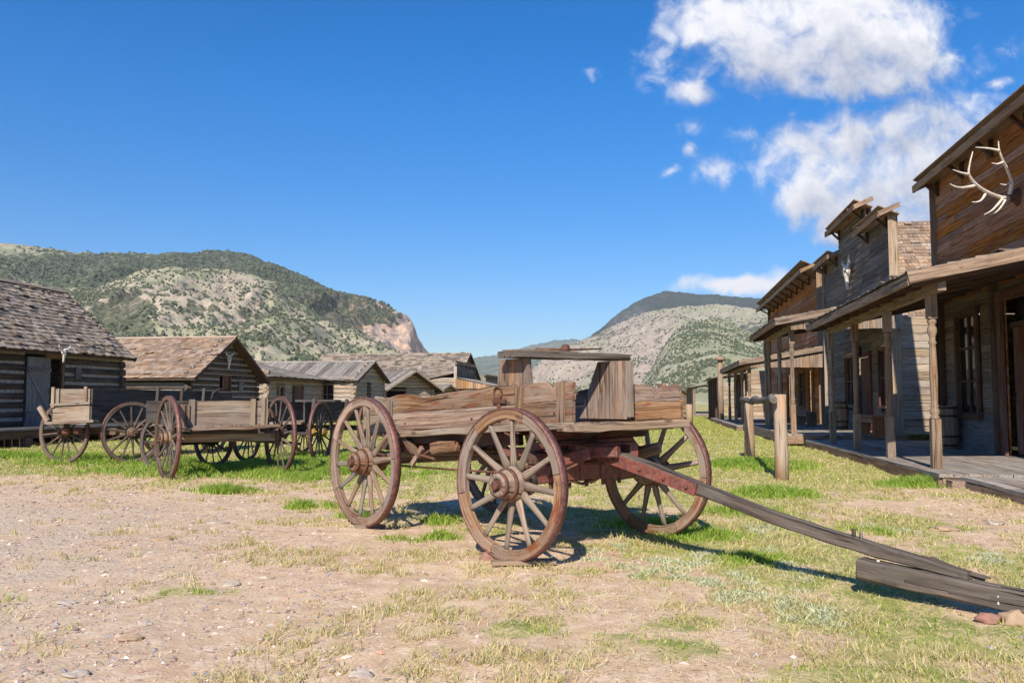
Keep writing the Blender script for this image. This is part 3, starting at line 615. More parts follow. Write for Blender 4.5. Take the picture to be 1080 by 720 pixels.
# juniper bushes standing on the near hills
def junipers(HX, n, px0, px1, size, label, bias):
    Xx, Yy, Zz, pg, yg = HX; W = Xx.shape; xs = []; ys = []; zs = []
    a = rng.integers(8, 108, n*3); b = rng.integers(0, W[1]-1, n*3)
    fx = rng.random(n*3); fy = rng.random(n*3)
    def q(Z): return (Z[a, b]*(1-fx)+Z[a, b+1]*fx)*(1-fy)+(Z[a+1, b]*(1-fx)+Z[a+1, b+1]*fx)*fy
    x, y, z, p, yy_ = q(Xx), q(Yy), q(Zz), q(pg), q(yg)
    k = (p > px0) & (p < px1) & (fbm(x*.006+2, y*.006, 4)*.6+fbm(x*.03+7, y*.03, 3)*.4+bias(p, yy_) > .47+rng.random(n*3)*.16); x, y, z = x[k][:n], y[k][:n], z[k][:n]; n = len(x)
    P8 = np.concatenate([OCT, CUB])
    from itertools import product
    J = P8[None]*rng.uniform(.6, 1.15, (n, 14, 1)); s_ = size*(.35+1.1*rng.random(n)**2)
    J = J*np.stack([s_, s_, s_*rng.uniform(.8, 1.4, n)], -1)[:, None]
    V = (J+np.stack([x, y, z+s_*.5], -1)[:, None]).reshape(-1, 3)
    # hull faces of octahedron+cube (24 triangles)
    ff = []
    ci = {tuple(np.sign(v).astype(int)): 6+i for i, v in enumerate(CUB)}
    for ax in range(3):
        for sg in (1, -1):
            o_ = ax*2+(0 if sg > 0 else 1); oth = [i for i in range(3) if i != ax]; loop = [(1, 1), (-1, 1), (-1, -1), (1, -1)]
            idx = []
            for l in loop:
                k_ = [0, 0, 0]; k_[ax] = sg; k_[oth[0]] = l[0]; k_[oth[1]] = l[1]; idx.append(ci[tuple(k_)])
            for i in range(4): ff.append((o_, idx[i], idx[(i+1) % 4]))
    ff = np.array(ff); F = (np.arange(n)[:, None, None]*14+ff[None]).reshape(-1, 3)
    o = np_mesh('juniper_scrub', V, [F], JM, rnd=np.repeat(rng.random(n), 14)); tag(o, label, 'bushes', None, 'stuff')
JM, t_, b_ = mat_new('juniper_foliage'); cc = t_.mix(t_.attr('rnd'), (.05, .065, .038), (.105, .12, .068)); t_.put(b_.inputs['Base Color'], cc); b_.inputs['Roughness'].default_value = .95
junipers(HA, 16000, -60, 470, 1.15, 'scattered dark juniper bushes on the pale left spur', lambda p, y: .08+.12*blob(p, y, 60, 325, 90, 30)+.1*blob(p, y, 300, 360, 90, 20))
junipers(HD3, 16000, 600, 960, 1.0, 'scattered dark bushes on the green right hill', lambda p, y: .13)
junipers(HD2, 7000, 540, 900, 1.7, 'scattered dark bushes on the pale rocky right hill', lambda p, y: .04)
junipers(HB, 11000, -60, 470, 2.5, 'dense dark juniper woods on the back left ridge', lambda p, y: -.07+.36*fB(p, y, 0, 0))
# ------------------------------------------------------------------ air
hz = MB(); hz.board((0, -8900, 305), (0, 8900, 305), 17900, 640, (0, 0, 1))
hm = bpy.data.materials.new('haze_air'); hm.use_nodes = True; ht = NT(hm.node_tree); ht.n.remove(ht.n['Principled BSDF'])
pv = ht.new('ShaderNodeVolumePrincipled'); pv.inputs['Color'].default_value = (.80, .88, 1.0, 1); pv.inputs['Density'].default_value = HAZE; pv.inputs['Anisotropy'].default_value = .1
ht.l.new(pv.outputs[0], ht.n['Material Output'].inputs['Volume'])
if HAZE > 0: hb = hz.build('haze', hm, None); tag(hb, 'thin pale air fading the far ridges', 'haze', None, 'stuff')
# ------------------------------------------------------------------ building helpers
def intervals(L, z, opens, bh, lo=0.0):
    iv = [(lo, L)]
    for (a, b, z0, z1) in opens:
        if z+bh*.5 > z0+.02 and z-bh*.5 < z1-.02:
            nv = []
            for (p, q) in iv:
                if b <= p or a >= q: nv.append((p, q)); continue
                if a > p: nv.append((p, a))
                if b < q: nv.append((b, q))
            iv = nv
    return [(p, q) for p, q in iv if q-p > .03]
def siding(mb, O, D, N, L, z0, z1, opens=(), bh=.17, th=.028, top=None, lap=.10, piece=5.5, wob=.004):
    """lapped boards in rows; O base corner, D along, N outward"""
    O = Vector(O); D = Vector(D); N = Vector(N); z = z0+bh/2
    k = 0
    while z < z1+.001:
        lo, hi = (0, L) if top is None else top(z)
        for (p, q) in intervals(hi, z, opens, bh, lo):
            s = p; first = True
            while s < q-.02:
                e = min(q, s+(random.uniform(.4, 1) if first else random.uniform(.7, 1.2))*piece); first = False
                if q-e < .5: e = q
                w = random.uniform(-wob, wob)
                up = (ZD+N*(-lap)).normalized()
                mb.board(O+D*(s+.003)+ZD*(z+w), O+D*(e-.003)+ZD*(z+w+random.uniform(-wob, wob)), th, bh*1.06, up)
                s = e
        z += bh; k += 1
def logs(mb, mc, O, D, N, L, z0, z1, r=.13, opens=(), top=None, ext=.22, seg=3):
    O = Vector(O); D = Vector(D); N = Vector(N); z = z0+r; k = 0
    while z < z1:
        lo, hi = (0, L) if top is None else top(z)
        for (p, q) in intervals(hi, z, opens, 2*r, lo):
            p2 = p-ext*random.uniform(.7, 1.1) if p <= 0.01 and top is None else p
            q2 = q+ext*random.uniform(.7, 1.1) if q >= L-.01 and top is None else q
            n = max(2, seg+1); rr_ = r*random.uniform(.9, 1.02)
            pts = [O+D*(p2+(q2-p2)*j/(n-1))+ZD*(z+random.uniform(-.012, .012))+N*random.uniform(-.012, .012) for j in range(n)]
            mb.tube(pts, [rr_*random.uniform(.94, 1.04) for _ in range(n)], 9)
            if q-p > .1: mc.board(O+D*(p+.01)+ZD*(z+r)+N*(r*.38), O+D*(q-.01)+ZD*(z+r)+N*(r*.38), r*.55, r*.75)
        z += 2*r*.97; k += 1
def shingles(mb, O, A, L, U, SL, course=.2, w=.17, th=.02, gap=.006, rag=.012):
    """O eave corner, A along the eave (unit), U up the slope (unit)"""
    O = Vector(O); A = Vector(A); U = Vector(U); N = A.cross(U).normalized()
    if N.z < 0: N = -N
    nc = int(SL/course)+1
    for c in range(nc):
        s = -random.uniform(0, w); y = c*course
        yend = min(y+course*1.5, SL+.02)
        if yend-y < .04: continue
        while s < L:
            ww = w*random.uniform(.6, 1.3); a = max(s, 0); b = min(s+ww-gap, L); s += ww
            if b-a < .02: continue
            j = random.uniform(-rag, rag)*(3 if random.random() < .06 else 1); mid = (a+b)/2; tl = random.uniform(.7, 1.5)*(2.0 if random.random() < .05 else 1)
            if random.random() < .006: continue
            base = O+A*mid
            mb.board(base+U*(y+j)+N*(th*1.5*tl), base+U*yend+N*(th*.35), b-a, th, N)
def roofboards(mb, O, A, L, U, SL, w=.26, th=.028):
    O = Vector(O); A = Vector(A); U = Vector(U); N = A.cross(U).normalized()
    if N.z < 0: N = -N
    s = 0; k = 0
    while s < L:
        ww = min(w*random.uniform(.85, 1.15), L-s)
        mb.board(O+A*(s+ww/2)+U*(-random.uniform(0, .12))+N*(.02+.03*(k % 2)), O+A*(s+ww/2)+U*(SL)+N*(.02+.03*(k % 2)), ww*(.97 if k % 2 == 0 else 1.0), th, N)
        s += ww*(.93); k += 1
def roof_plane(parent, O, A, L, U, SL, kind, mat, deckmat, **kw):
    mb = MB(); (shingles if kind == 'shingle' else roofboards)(mb, O, A, L, U, SL, **kw)
    U = Vector(U); A = Vector(A); N = A.cross(U).normalized(); N = -N if N.z < 0 else N
    r = mb.build('roof', mat, parent)
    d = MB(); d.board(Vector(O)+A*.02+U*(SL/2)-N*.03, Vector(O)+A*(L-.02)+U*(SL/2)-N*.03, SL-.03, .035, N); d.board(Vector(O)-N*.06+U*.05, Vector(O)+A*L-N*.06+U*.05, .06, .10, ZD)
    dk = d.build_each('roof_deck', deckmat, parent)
    return r
def gable_roof(parent, c, A, L, half, ez, rz, kind, mat, deckmat, over=.35, rake=.3, **kw):
    """c: centre of the near gable end on plan (z ignored), A ridge direction, half: half span"""
    A = Vector(A); B = A.cross(ZD).normalized(); c = Vector((c[0], c[1], 0))
    sl = math.hypot(half, rz-ez)
    for sg in (1, -1):
        Uv = (B*(-sg)*half+ZD*(rz-ez))/sl
        O = c-A*rake+B*(sg*(half))+ZD*ez - Uv*over
        roof_plane(parent, O, A, L+2*rake, Uv, sl+over, kind, mat, deckmat, **kw)
    cap = MB()
    for sg in (1, -1): cap.board(c-A*rake+ZD*(rz+.05)+B*sg*.06, c+A*(L+rake)+ZD*(rz+.05)+B*sg*.06, .14, .025, (ZD*1+B*sg*.8))
    cap.build_each('ridge_board', mat, parent)
    rk = MB()
    for e in (-rake, L+rake):
        for sg in (1, -1):
            Uv = (B*(-sg)*half+ZD*(rz-ez))/sl; O = c+A*(e-.02*(1 if e > 0 else -1))+B*(sg*half)+ZD*(ez-.05)-Uv*over
            rk.board(O, O+Uv*(sl+over), .04, .15, ZD)
    rk.build_each('barge_board', deckmat, parent)
def gtop(L, ez, rz): return lambda z: (0, L) if z <= ez else (L/2*(z-ez)/(rz-ez), L-L/2*(z-ez)/(rz-ez))
def door_frame(parent, O, D, N, a, b, z0, z1, mat, w=.12, name='door_frame', sill=True):
    m = MB(); O = Vector(O); D = Vector(D); N = Vector(N)
    for x in (a-w/2+.02, b+w/2-.02): m.board(O+D*x+N*.05+ZD*z0, O+D*x+N*.05+ZD*z1, w, .06, N)
    m.board(O+D*(a-w)+N*.055+ZD*(z1+w/2-.02), O+D*(b+w)+N*.055+ZD*(z1+w/2-.02), .07, w, ZD)
    return m.build(name, mat, parent)
def window(parent, O, D, N, a, b, z0, z1, mat, nx=2, nz=3, label=None, glassmat=None):
    f = door_frame(parent, O, D, N, a, b, z0, z1, mat, .11, 'window')
    O = Vector(O); D = Vector(D); N = Vector(N)
    m = MB(); m.board(O+D*(a-.14)+N*.07+ZD*(z0-.03), O+D*(b+.14)+N*.07+ZD*(z0-.03), .12, .06, ZD)
    s = m.build('sill', mat, f)
    m = MB(); fw = .045
    for x in [a+fw/2, b-fw/2]+[a+(b-a)*k/nx for k in range(1, nx)]: m.board(O+D*x+N*.0+ZD*z0, O+D*x+N*.0+ZD*z1, fw, .035, N)
    for k in range(nz+1):
        z = z0+(z1-z0)*k/nz; z = min(max(z, z0+fw/2), z1-fw/2); m.board(O+D*(a+.01)+N*.002+ZD*z, O+D*(b-.01)+N*.002+ZD*z, .04, fw, ZD)
    m.build('sash', mat, f)
    m = MB(); m.board(O+D*a+N*(-.025)+ZD*(z0+z1)/2, O+D*b+N*(-.025)+ZD*(z0+z1)/2, .008, z1-z0, ZD); m.build('pane', glassmat or M['glass'], f)
    return f
def plank_door(parent, O, D, N, a, b, z0, z1, mat, brace=True, off=.03):
    m = MB(); O = Vector(O); D = Vector(D); N = Vector(N); n = 4
    for k in range(n):
        x = a+(b-a)*(k+.5)/n; m.board(O+D*x+N*off+ZD*z0, O+D*x+N*off+ZD*z1, (b-a)/n*.97, .035, N, seg=2, jit=.003)
    d = m.build('door', mat, parent)
    if brace:
        m = MB(); h = z1-z0
        for z in (z0+.18*h, z0+.82*h): m.board(O+D*a+N*(off+.035)+ZD*z, O+D*b+N*(off+.035)+ZD*z, .035, .12, ZD)
        m.board(O+D*(a+.08)+N*(off+.032)+ZD*(z0+.78*h), O+D*(b-.08)+N*(off+.032)+ZD*(z0+.22*h), .03, .11, ZD); m.build('brace', mat, d)
    m = MB(); m.tube([O+D*(b-.08)+N*(off+.04)+ZD*(z0+1.0), O+D*(b-.08)+N*(off+.09)+ZD*(z0+1.05), O+D*(b-.08)+N*(off+.04)+ZD*(z0+1.15)], .012, 6); m.build('handle', M['iron'], d)
    return d
def skull(name, P, N, Dx, s, label, cat='skull', horns=True):
    """cattle or buffalo skull hung on a wall"""
    N = Vector(N); Dx = Vector(Dx); P = Vector(P); m = MB()
    prof = [(0, .10), (.10, .135), (.22, .125), (.34, .075), (.50, .055), (.60, .06), (.66, .03)]
    pts = [P-ZD*(z*s)+N*(.09*s+.03*s*math.sin(z*5)) for z, r in prof]
    m.tube(pts, [r*s for z, r in prof], 10, up0=N, flat=.75)
    for sg in (1, -1):
        m.tube([P+Dx*sg*.09*s-ZD*.12*s+N*.12*s, P+Dx*sg*.15*s-ZD*.16*s+N*.13*s, P+Dx*sg*.12*s-ZD*.26*s+N*.1*s], [.03*s, .045*s, .02*s], 6)
    t = thing(name, P, label, cat)
    m.build('cranium', M['bone'], t)
    e = MB()
    for sg in (1, -1): e.lathe([(0, .03*s), (.03*s, .036*s)], P+Dx*sg*.085*s-ZD*.17*s+N*.165*s, N, 8)
    e.build('eye_socket', M['iron'], t)
    if horns:
        for sg in (1, -1):
            h = MB(); h.tube([P+Dx*sg*.08*s+ZD*.0*s+N*.08*s, P+Dx*sg*.24*s+ZD*.02*s+N*.10*s, P+Dx*sg*.38*s+ZD*.10*s+N*.13*s, P+Dx*sg*.43*s+ZD*.24*s+N*.14*s], [.05*s, .045*s, .03*s, .008*s], 8)
            h.build('horn', M['bone'], t)
    return t
# ------------------------------------------------------------------ left row
def cabin1():
    v = -18.9; u0, u1 = 14.5, 27.65; ez, rz = 3.05, 5.2; dep = 4.9
    t = thing('log_cabin', S(u1, v), 'big dark log cabin with a weathered shingle roof and plank door at far left', 'cabin')
    m, mc = MB(), MB(); L = u1-u0; O = S(u0, v, 0); r = .145
    # openings measured along u from u0
    op = [(6.2, 8.0, .5, 2.75), (8.95-.55, 10.05, 1.0-.5, 2.75)]
    U = lambda px: None
    def upx(px):                       # u where the wall line passes bearing px
        k = (px-540)/900; return (v*CA-k*(-v*SA)) and ((v*CA+k*v*SA)/(k*CA-SA))
    a1, b1, c1 = upx(23)-u0, upx(48)-u0, upx(66)-u0
    op = [(a1, c1, .5, 2.62)]
    logs(m, mc, O, UD, VD, L, .42, ez-.1, r, op, seg=4)
    logs(m, mc, S(u1, v-dep), VD, UD, dep, .42, ez, r, (), seg=3)
    logs(m, mc, S(u1, v-dep), VD, UD, dep, ez, rz-.1, r, (), top=gtop(dep, ez, rz), seg=2)
    bo = upx(50)-u0
    logs(m, mc, S(u0, v-dep), UD, -VD, L, .42, ez-.1, r, [(b1+1.4, c1+4.2, .95, 2.4)], seg=3)
    m.build('log_wall', M['log'], t); mc.build('chinking', M['chink'], t)
    gable_roof(t, S(u0, v-dep/2), UD, L, dep/2+.1, ez, rz, 'shingle', M['shingle'], M['trim_dark'], over=.45, rake=.35, course=.2, w=.2, th=.026)
    fl = MB(); fl.board(S(u0, v-dep/2, .36), S(u1, v-dep/2, .36), dep, .06); fl.build('floor', M['w_dark'], t)
    plank_door(t, O, UD, VD, a1+.02, b1, .5, 2.6, M['plank_grey'], off=.16)
    door_frame(t, O, UD, VD, b1+.1, c1-.05, .5, 2.62, M['trim'], .2)
    # rafters under the eave
    rf = MB()
    for k in range(26):
        p = S(u0+.3+k*L/26, v, ez-.02); rf.board(p-VD*.1, p+VD*.38-ZD*.24, .07, .1)
    rf.build_each('rafter_tail', M['trim_dark'], t)
    w_ = thing('boardwalk', S(22, v+1, 0), 'plank walk on dark beams along the front of the left cabin', 'boardwalk')
    b = MB()
    for k in range(7): b.board(S(u0-1, v+.3+k*.24, .47), S(u1-.5, v+.3+k*.24, .47+random.uniform(-.01, .01)), .225, .05, seg=5, jit=.006)
    b.build('deck', M['plank_grey'], w_)
    b = MB(); b.board(S(u0-1, v+1.75, .33), S(u1-.6, v+1.75, .33), .1, .2)
    for k in range(7): b.board(S(u0+k*2.2, v+.2, .12), S(u0+k*2.2, v+1.85, .12), .25, .24)
    b.build_each('beam', M['trim_dark'], w_)
    skull('buffalo_skull', S(23.9, v+.6, 2.86), VD, UD, .62, 'pale skull hung over the open doorway of the far left cabin')
    n = thing('notice', S(upx(79), v+.16, 2.15), 'small pale notice board nailed to the log wall right of the doorway', 'notice')
    q = MB(); q.board(S(upx(75.5), v+.16, 2.15), S(upx(81), v+.16, 2.15), .02, .34); q.build('panel', M['plank_grey'], n)
    q = MB(); q.board(S(upx(75.5), v+.175, 2.33), S(upx(81), v+.175, 2.33), .03, .03); q.build('frame', M['trim'], n)
cabin1()
def gable_cabin(name, label, nearc, farc, length, ez, rz, mlog, roofkind, roofmat, opens=(), sideopens=(), r=.14, over=.35, rake=.45, wallz=.1, **kw):
    """gable end runs from nearc to farc (plan points); ridge runs away from it"""
    a = Vector((nearc[0], nearc[1], 0)); b = Vector((farc[0], farc[1], 0)); D = (b-a); W = D.length; D /= W
    N = D.cross(ZD).normalized()           # outward
    t = thing(name, (a+b)/2, label, 'cabin')
    m, mc = MB(), MB()
    logs(m, mc, a, D, N, W, wallz, ez, r, opens)
    logs(m, mc, a, D, N, W, ez, rz-.15, r, opens, top=gtop(W, ez, rz))
    logs(m, mc, a-N*length, N, -D, length, wallz, ez, r, sideopens)
    logs(m, mc, b-N*length, N, D, length, wallz, ez, r)
    logs(m, mc, a-N*length, D, -N, W, wallz, ez, r)
    logs(m, mc, a-N*length, D, -N, W, ez, rz-.15, r, (), top=gtop(W, ez, rz))
    m.build('log_wall', mlog, t); mc.build('chinking', M['chink'], t)
    c = (a+b)/2
    gable_roof(t, c, -N, length, W/2+.05, ez, rz, roofkind, roofmat, M['trim_dark'], over=over, rake=rake, **kw)
    return t, a, D, N, W
# cabin 2
t, a, D, N, W = gable_cabin('log_cabin', 'log cabin with tan shingle roof and a skull over the doorway in its gable', S(35.0, -20.5), S(41.4, -20.5), 9, 2.5, 4.3, M['log'],
    'shingle', M['shingle_tan'], opens=[(2.6, 3.75, .2, 2.5)], over=.5, rake=.6, course=.24, w=.3, th=.024)
plank_door(t, a, D, N, 3.1, 3.74, .2, 2.48, M['door'], False, off=-.05); door_frame(t, a, D, N, 2.6, 3.75, .2, 2.5, M['trim'], .15)
skull('cattle_skull', a+D*3.05+N*.2+ZD*3.45, N, D, 1.0, 'white skull with horns high on the shaded gable of the second cabin')
n = thing('notice', a+D*4.6+N*.16+ZD*1.9, 'small pale notice beside the doorway of the second cabin', 'notice'); q = MB(); q.board(a+D*4.4+N*.16+ZD*1.95, a+D*4.8+N*.16+ZD*1.95, .02, .4); q.build('panel', M['plank_grey'], n); q = MB(); q.board(a+D*4.38+N*.17+ZD*2.17, a+D*4.82+N*.17+ZD*2.17, .03, .04); q.build('frame', M['trim'], n)
# cabin 3 with its lower wing
t, a, D, N, W = gable_cabin('log_cabin', 'pale log cabin with a paned window and a lower board roofed wing', S(53.5, -19.6), S(59.5, -19.6), 8.5, 2.75, 3.95, M['log_tan'],
    'board', M['roofboard'], opens=[(2.4, 3.2, .2, 2.3)], sideopens=[(5.7, 7.2, 1.05, 2.35)], over=.35, rake=.5, w=.5)
window(t, a-N*8.5, N, -D, 5.7, 7.2, 1.05, 2.35, M['trim'], 3, 2)
door_frame(t, a, D, N, 2.4, 3.2, .2, 2.3, M['trim_dark'], .15)
m, mc = MB(), MB(); O = S(45.2, -21.7)
logs(m, mc, O, UD, VD, 8.2, .1, 2.6, .14, [(3.2, 5.0, .2, 2.2), (1.0, 2.2, 1.2, 2.1)])
logs(m, mc, O-VD*5, VD, -UD, 5, .1, 2.9, .15)
m.build('wing_wall', M['log_tan'], t); mc.build('wing_chinking', M['chink'], t)
plank_door(t, O, UD, VD, 4.0, 5.0, .2, 2.2, M['door'], False, off=-.05); door_frame(t, O, UD, VD, 3.2, 5.0, .2, 2.2, M['trim'], .14)
window(t, O, UD, VD, 1.0, 2.2, 1.2, 2.1, M['trim'], 2, 1)
roof_plane(t, S(44.4, -21.2, 2.62), UD, 9.4, (-VD*4.8+ZD*1.0).normalized(), 5.0, 'board', M['roofboard'], M['trim_dark'], w=.5)
# cabin 4: gable turned towards the camera's right
t, a, D, N, W = gable_cabin('log_cabin', 'small low cabin with a tan gable edge, below the big shingled roof', (-10.2, 67.5), (-6.7, 71.5), 7, 2.35, 3.75, M['log_tan'],
    'board', M['roofboard'], opens=[(.3, 2.4, .2, 2.1)], over=.5, rake=1.0, w=.5)
door_frame(t, a, D, N, .3, 2.4, .2, 2.1, M['trim'], .15)
for f in t.children:
    if f.name.startswith('barge_board'): f.data.materials[0] = M['sid_tan']
# annex between cabin 4 and the false front
t, a, D, N, W = gable_cabin('log_shed', 'low tan log shed right of the small cabin, half hidden by the wagon box', (-6.3, 72), (-4.9, 73.5), 5, 2.1, 2.6, M['log_tan'], 'board', M['roofboard'], over=.4, rake=.6, w=.5)
# big building 5
t = thing('shingled_hall', S(90, -19.2), 'large hall with a long grey shingled roof behind the small cabins', 'building')
B5 = 0; m = MB()
siding(m, S(79.6, -19.2), UD, VD, 12.5, 0, 3.0, bh=.35, th=.05, piece=6); siding(m, S(79.6, -19.2), UD, VD, 12.5, 3.0, 5.8, bh=.35, th=.05, piece=6, top=gtop(12.5, 3.0, 6.1))
siding(m, S(79.6, -33), VD, -UD, 13.8, 0, 3.0, bh=.35, th=.05, piece=6); m.build('wall', M['sid_grey'], t)
gable_roof(t, S(85.85, -19.2), -VD, 15, 6.4, 2.9, 6.15, 'shingle', M['shingle'], M['trim_dark'], over=.5, rake=.4, course=.4, w=.5, th=.05)
# false front shop 6 with orange porch
def front(name, label, u0, u1, v, ztop, side, matf, matside, mats_roof, depth=7, bh=.2, steps=None, opens=(), floorz=.2, cornice=.55, cseg=None, roofz=None, cat='shop', sidew=None, th=.03, nsteps=True):
    """v>0: building right of the street, faces -VD; v<0: left of it, faces VD"""
    N = -VD if v > 0 else VD; t = thing(name, S((u0+u1)/2, v), label, cat); O = S(u0, v); L = u1-u0
    m = MB(); steps = steps or [(0, L, ztop)]
    zlow = min(s[2] for s in steps)
    siding(m, O, UD, N, L, floorz, zlow, opens, bh, th)
    for (a, b, z) in steps:
        if z > zlow+.05: siding(m, O+UD*a, UD, N, b-a, zlow, z, (), bh, th)
    bk = m.build('front_wall', matf, t)
    m = MB()
    for (a, b, z) in steps:           # backing of the parapet, and its returned edge boards
        m.board(O+UD*a-N*.12+ZD*(z+3.3)/2, O+UD*b-N*.12+ZD*(z+3.3)/2, .1, z-3.3)
    m.build_each('parapet_backing', M['trim_dark'], t)
    m = MB(); z0 = steps[0][2]; m.board(O-UD*.04-N*.02+ZD*floorz, O-UD*.04-N*.02+ZD*z0, .04, .26, N)
    m.board(O+UD*(L+.04)-N*.02+ZD*floorz, O+UD*(L+.04)-N*.02+ZD*steps[-1][2], .05, .30, N); m.build_each('corner_board', M['sid_tan'] if matf != M['sid_red'] else M['trim'], t)
    m = MB()
    siding(m, O-N*depth-UD*.02, N, -UD, depth-.15, floorz, roofz or 3.4, (), bh*1.1, th)
    siding(m, O-N*depth+UD*(L+.02), N, UD, depth-.15, floorz, roofz or 3.4, (), bh*1.3, th)
    siding(m, O-N*depth, UD, -N, L, floorz, roofz or 3.4, (), bh*1.3, th)
    m.build('side_wall', matside, t)
    for k, (a, b, z) in enumerate(steps):
        if cornice <= 0: break
        c = MB(); e0, e1 = a-.3, b+.3
        if k > 0 and steps[k-1][2] > z: e0 = a
        if k < len(steps)-1 and steps[k+1][2] > z: e1 = b
        Uv = (-N*cornice+ZD*cornice*.45).normalized(); OO = O+UD*e0+N*cornice+ZD*(z-.10)
        shingles(c, OO+ZD*.03, UD, e1-e0, Uv, cornice*1.5, course=.18, w=.25, th=.022)
        c.board(OO+ZD*.0, OO+UD*(e1-e0), .05, .17); sl = cornice*1.5
        for e in (0, e1-e0): c.board(OO+UD*e, OO+UD*e+Uv*sl, .05, .14)
        c.board(OO+Uv*sl/2+ZD*-.015, OO+Uv*sl/2+UD*(e1-e0)+ZD*-.015, sl, .03, (ZD-N*.45))
        cc = c.build('cornice', M['trim'], t)
        br = MB(); n = max(2, int((e1-e0)/1.6))
        for q in range(n):
            p = O+UD*(a+.3+(b-a-.6)*q/(n-1))+N*.04+ZD*(z-.42); br.board(p, p+N*.02+ZD*.35, .08, .07, N); br.board(p+ZD*.02, p+N*cornice*.8+ZD*.36, .07, .07, ZD)
        br.build_each('bracket', M['trim_dark'], cc, 2)
    return t, O, N, L
t, O, N, L = front('false_front_shop', 'distant dark false front shop with an orange boarded porch end, left of the wagon seat', 73.2, 80.8, -17.4, 4.65, 1, M['sid_grey'], M['sid_tan'], None, depth=6, bh=.3, cornice=.15, floorz=0)
roof_plane(t, S(73, -17.4-6.2, 2.5), UD, 7.8, (VD*6+ZD*1.2).normalized(), 6.0, 'board', M['roofboard'], M['trim_dark'], w=.6)
m = MB(); z0_ = 3.25
for k in range(14): m.board(S(72.8, -17.2+.22*k, 3.2-.045*k), S(72.8, -17.2+.22*k, 2.35-.0*k), .2, .04, UD)
m.build('porch_end_boards', M['sid_org'], t)
m = MB(); roofboards(m, S(72.7, -13.9, 2.55), UD, 8, (-VD*3.4+ZD*.75).normalized(), 3.5, w=.5); m.build('porch_roof', M['roofboard'], t)
for k in range(4):
    for v_ in (-14.3,): m = MB(); m.board(S(72.9+k*2.5, v_, 0), S(72.9+k*2.5, v_, 2.5), .2, .2); m.build('porch_post', M['sid_org'], t)
t, O, N, L = front('false_front_shop', 'smallest grey false front shop at the far end of the left row', 92, 99, -18.6, 4.2, 1, M['sid_grey'], M['sid_grey'], None, depth=5, bh=.3, cornice=.15, floorz=0)
t, a, D, N, W = gable_cabin('far_shed', 'tiny brown shed at the far end of the street beside the wagon box end', S(118, 1.0), S(122, 4.2), 5, 2.2, 3.2, M['sid_org'], 'board', M['roofboard'], over=.4, rake=.4, w=.6)
# ------------------------------------------------------------------ right row
def turned_post(name, parent, P, h, base=.145, square=False, mat=None):
    m = MB(); P = Vector(P); b = base; f = h/2.87
    def sq(z0, z1): m.board(P+ZD*z0, P+ZD*z1, b, b, UD, bev=.008, seg=2, jit=.002)
    if square: sq(0, h)
    else:
        sq(0, .80*f); sq(h-.42*f, h)
        r = b/2
        prof = [(.80*f, r*.9), (.83*f, r*.98), (.86*f, r*.7), (.90*f, r*1.0), (.95*f, r*.95), (.99*f, r*.68), (1.02*f, r*.9), (1.05*f, r*.66), (1.12*f, r*.72), (1.5*f, r*.86), (1.72*f, r*.80),
                (1.95*f, r*.70), (2.02*f, r*.62), (2.05*f, r*.9), (2.09*f, r*.62), (2.15*f, r*.66), (2.22*f, r*.98), (2.29*f, r*.98), (2.35*f, r*.62), (2.38*f, r*.95), (2.42*f, r*.95), (2.46*f, r*.8)]
        m.lathe(prof, P, ZD, 14)
    o = m.build(name, mat or M['post'], parent)
    return o
def vpx(px, v): k = (px-540)/900; return (v*CA+k*v*SA)/(k*CA-SA)   # u where the line at v passes bearing px
def porch(t, u0, u1, vf, vw, zf, zw, posts, pv, floorz, matroof=None, fascia=True, gable=None, square=False, ph=None, postmat=None):
    Uv = (VD*(vw-vf)+ZD*(zw-zf)); sl = Uv.length; Uv /= sl
    rm = MB(); shingles(rm, S(u0, vf, zf+.05), UD, u1-u0, Uv, sl, course=.2, w=.22, th=.022)
    rf = rm.build('porch_roof', matroof or M['shingle'], t)
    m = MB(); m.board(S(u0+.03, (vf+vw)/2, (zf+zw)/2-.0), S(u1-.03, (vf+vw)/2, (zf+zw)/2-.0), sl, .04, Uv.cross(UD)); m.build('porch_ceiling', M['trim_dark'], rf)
    m = MB(); m.board(S(u0, vf+.02, zf-.04), S(u1, vf+.02, zf-.04), .05, .16, bev=.004, seg=6, jit=.006); m.board(S(u0-.02, vf, zf-.02), S(u0-.02, vw, zw-.02), .05, .19, bev=.004); m.board(S(u1+.02, vf, zf-.02), S(u1+.02, vw, zw-.02), .05, .17)
    m.build_each('fascia', M['trim'], t)
    m = MB(); m.board(S(u0+.15, pv, zf-.18+(pv-vf)*.12), S(u1-.15, pv, zf-.18+(pv-vf)*.12), .12, .16); m.build('beam', M['trim'], t)
    m = MB(); n = int((u1-u0)/.9)
    for k in range(n+1):
        u = u0+.15+(u1-u0-.3)*k/n; m.board(S(u, vf+.1, zf-.09), S(u, vw, zw-.09), .06, .12)
    m.build_each('rafter', M['trim_dark'], t)
    if gable:
        m = MB(); a, b, zb = gable; k = 0; v = a
        while v < b:
            zt = zf+(v-vf)*(zw-zf)/(vw-vf)-.1; m.board(S(u0+.1, v, zb+random.uniform(-.01, .01)), S(u0+.1, v, zt), .17, .03, UD); v += .175
        m.build('gable_boards', M['post'], t)
    for u in posts:
        h = (ph or (zf-.24+(pv-vf)*.12-floorz)); turned_post('porch_post', t, S(u, pv, floorz), h, square=square, mat=postmat)
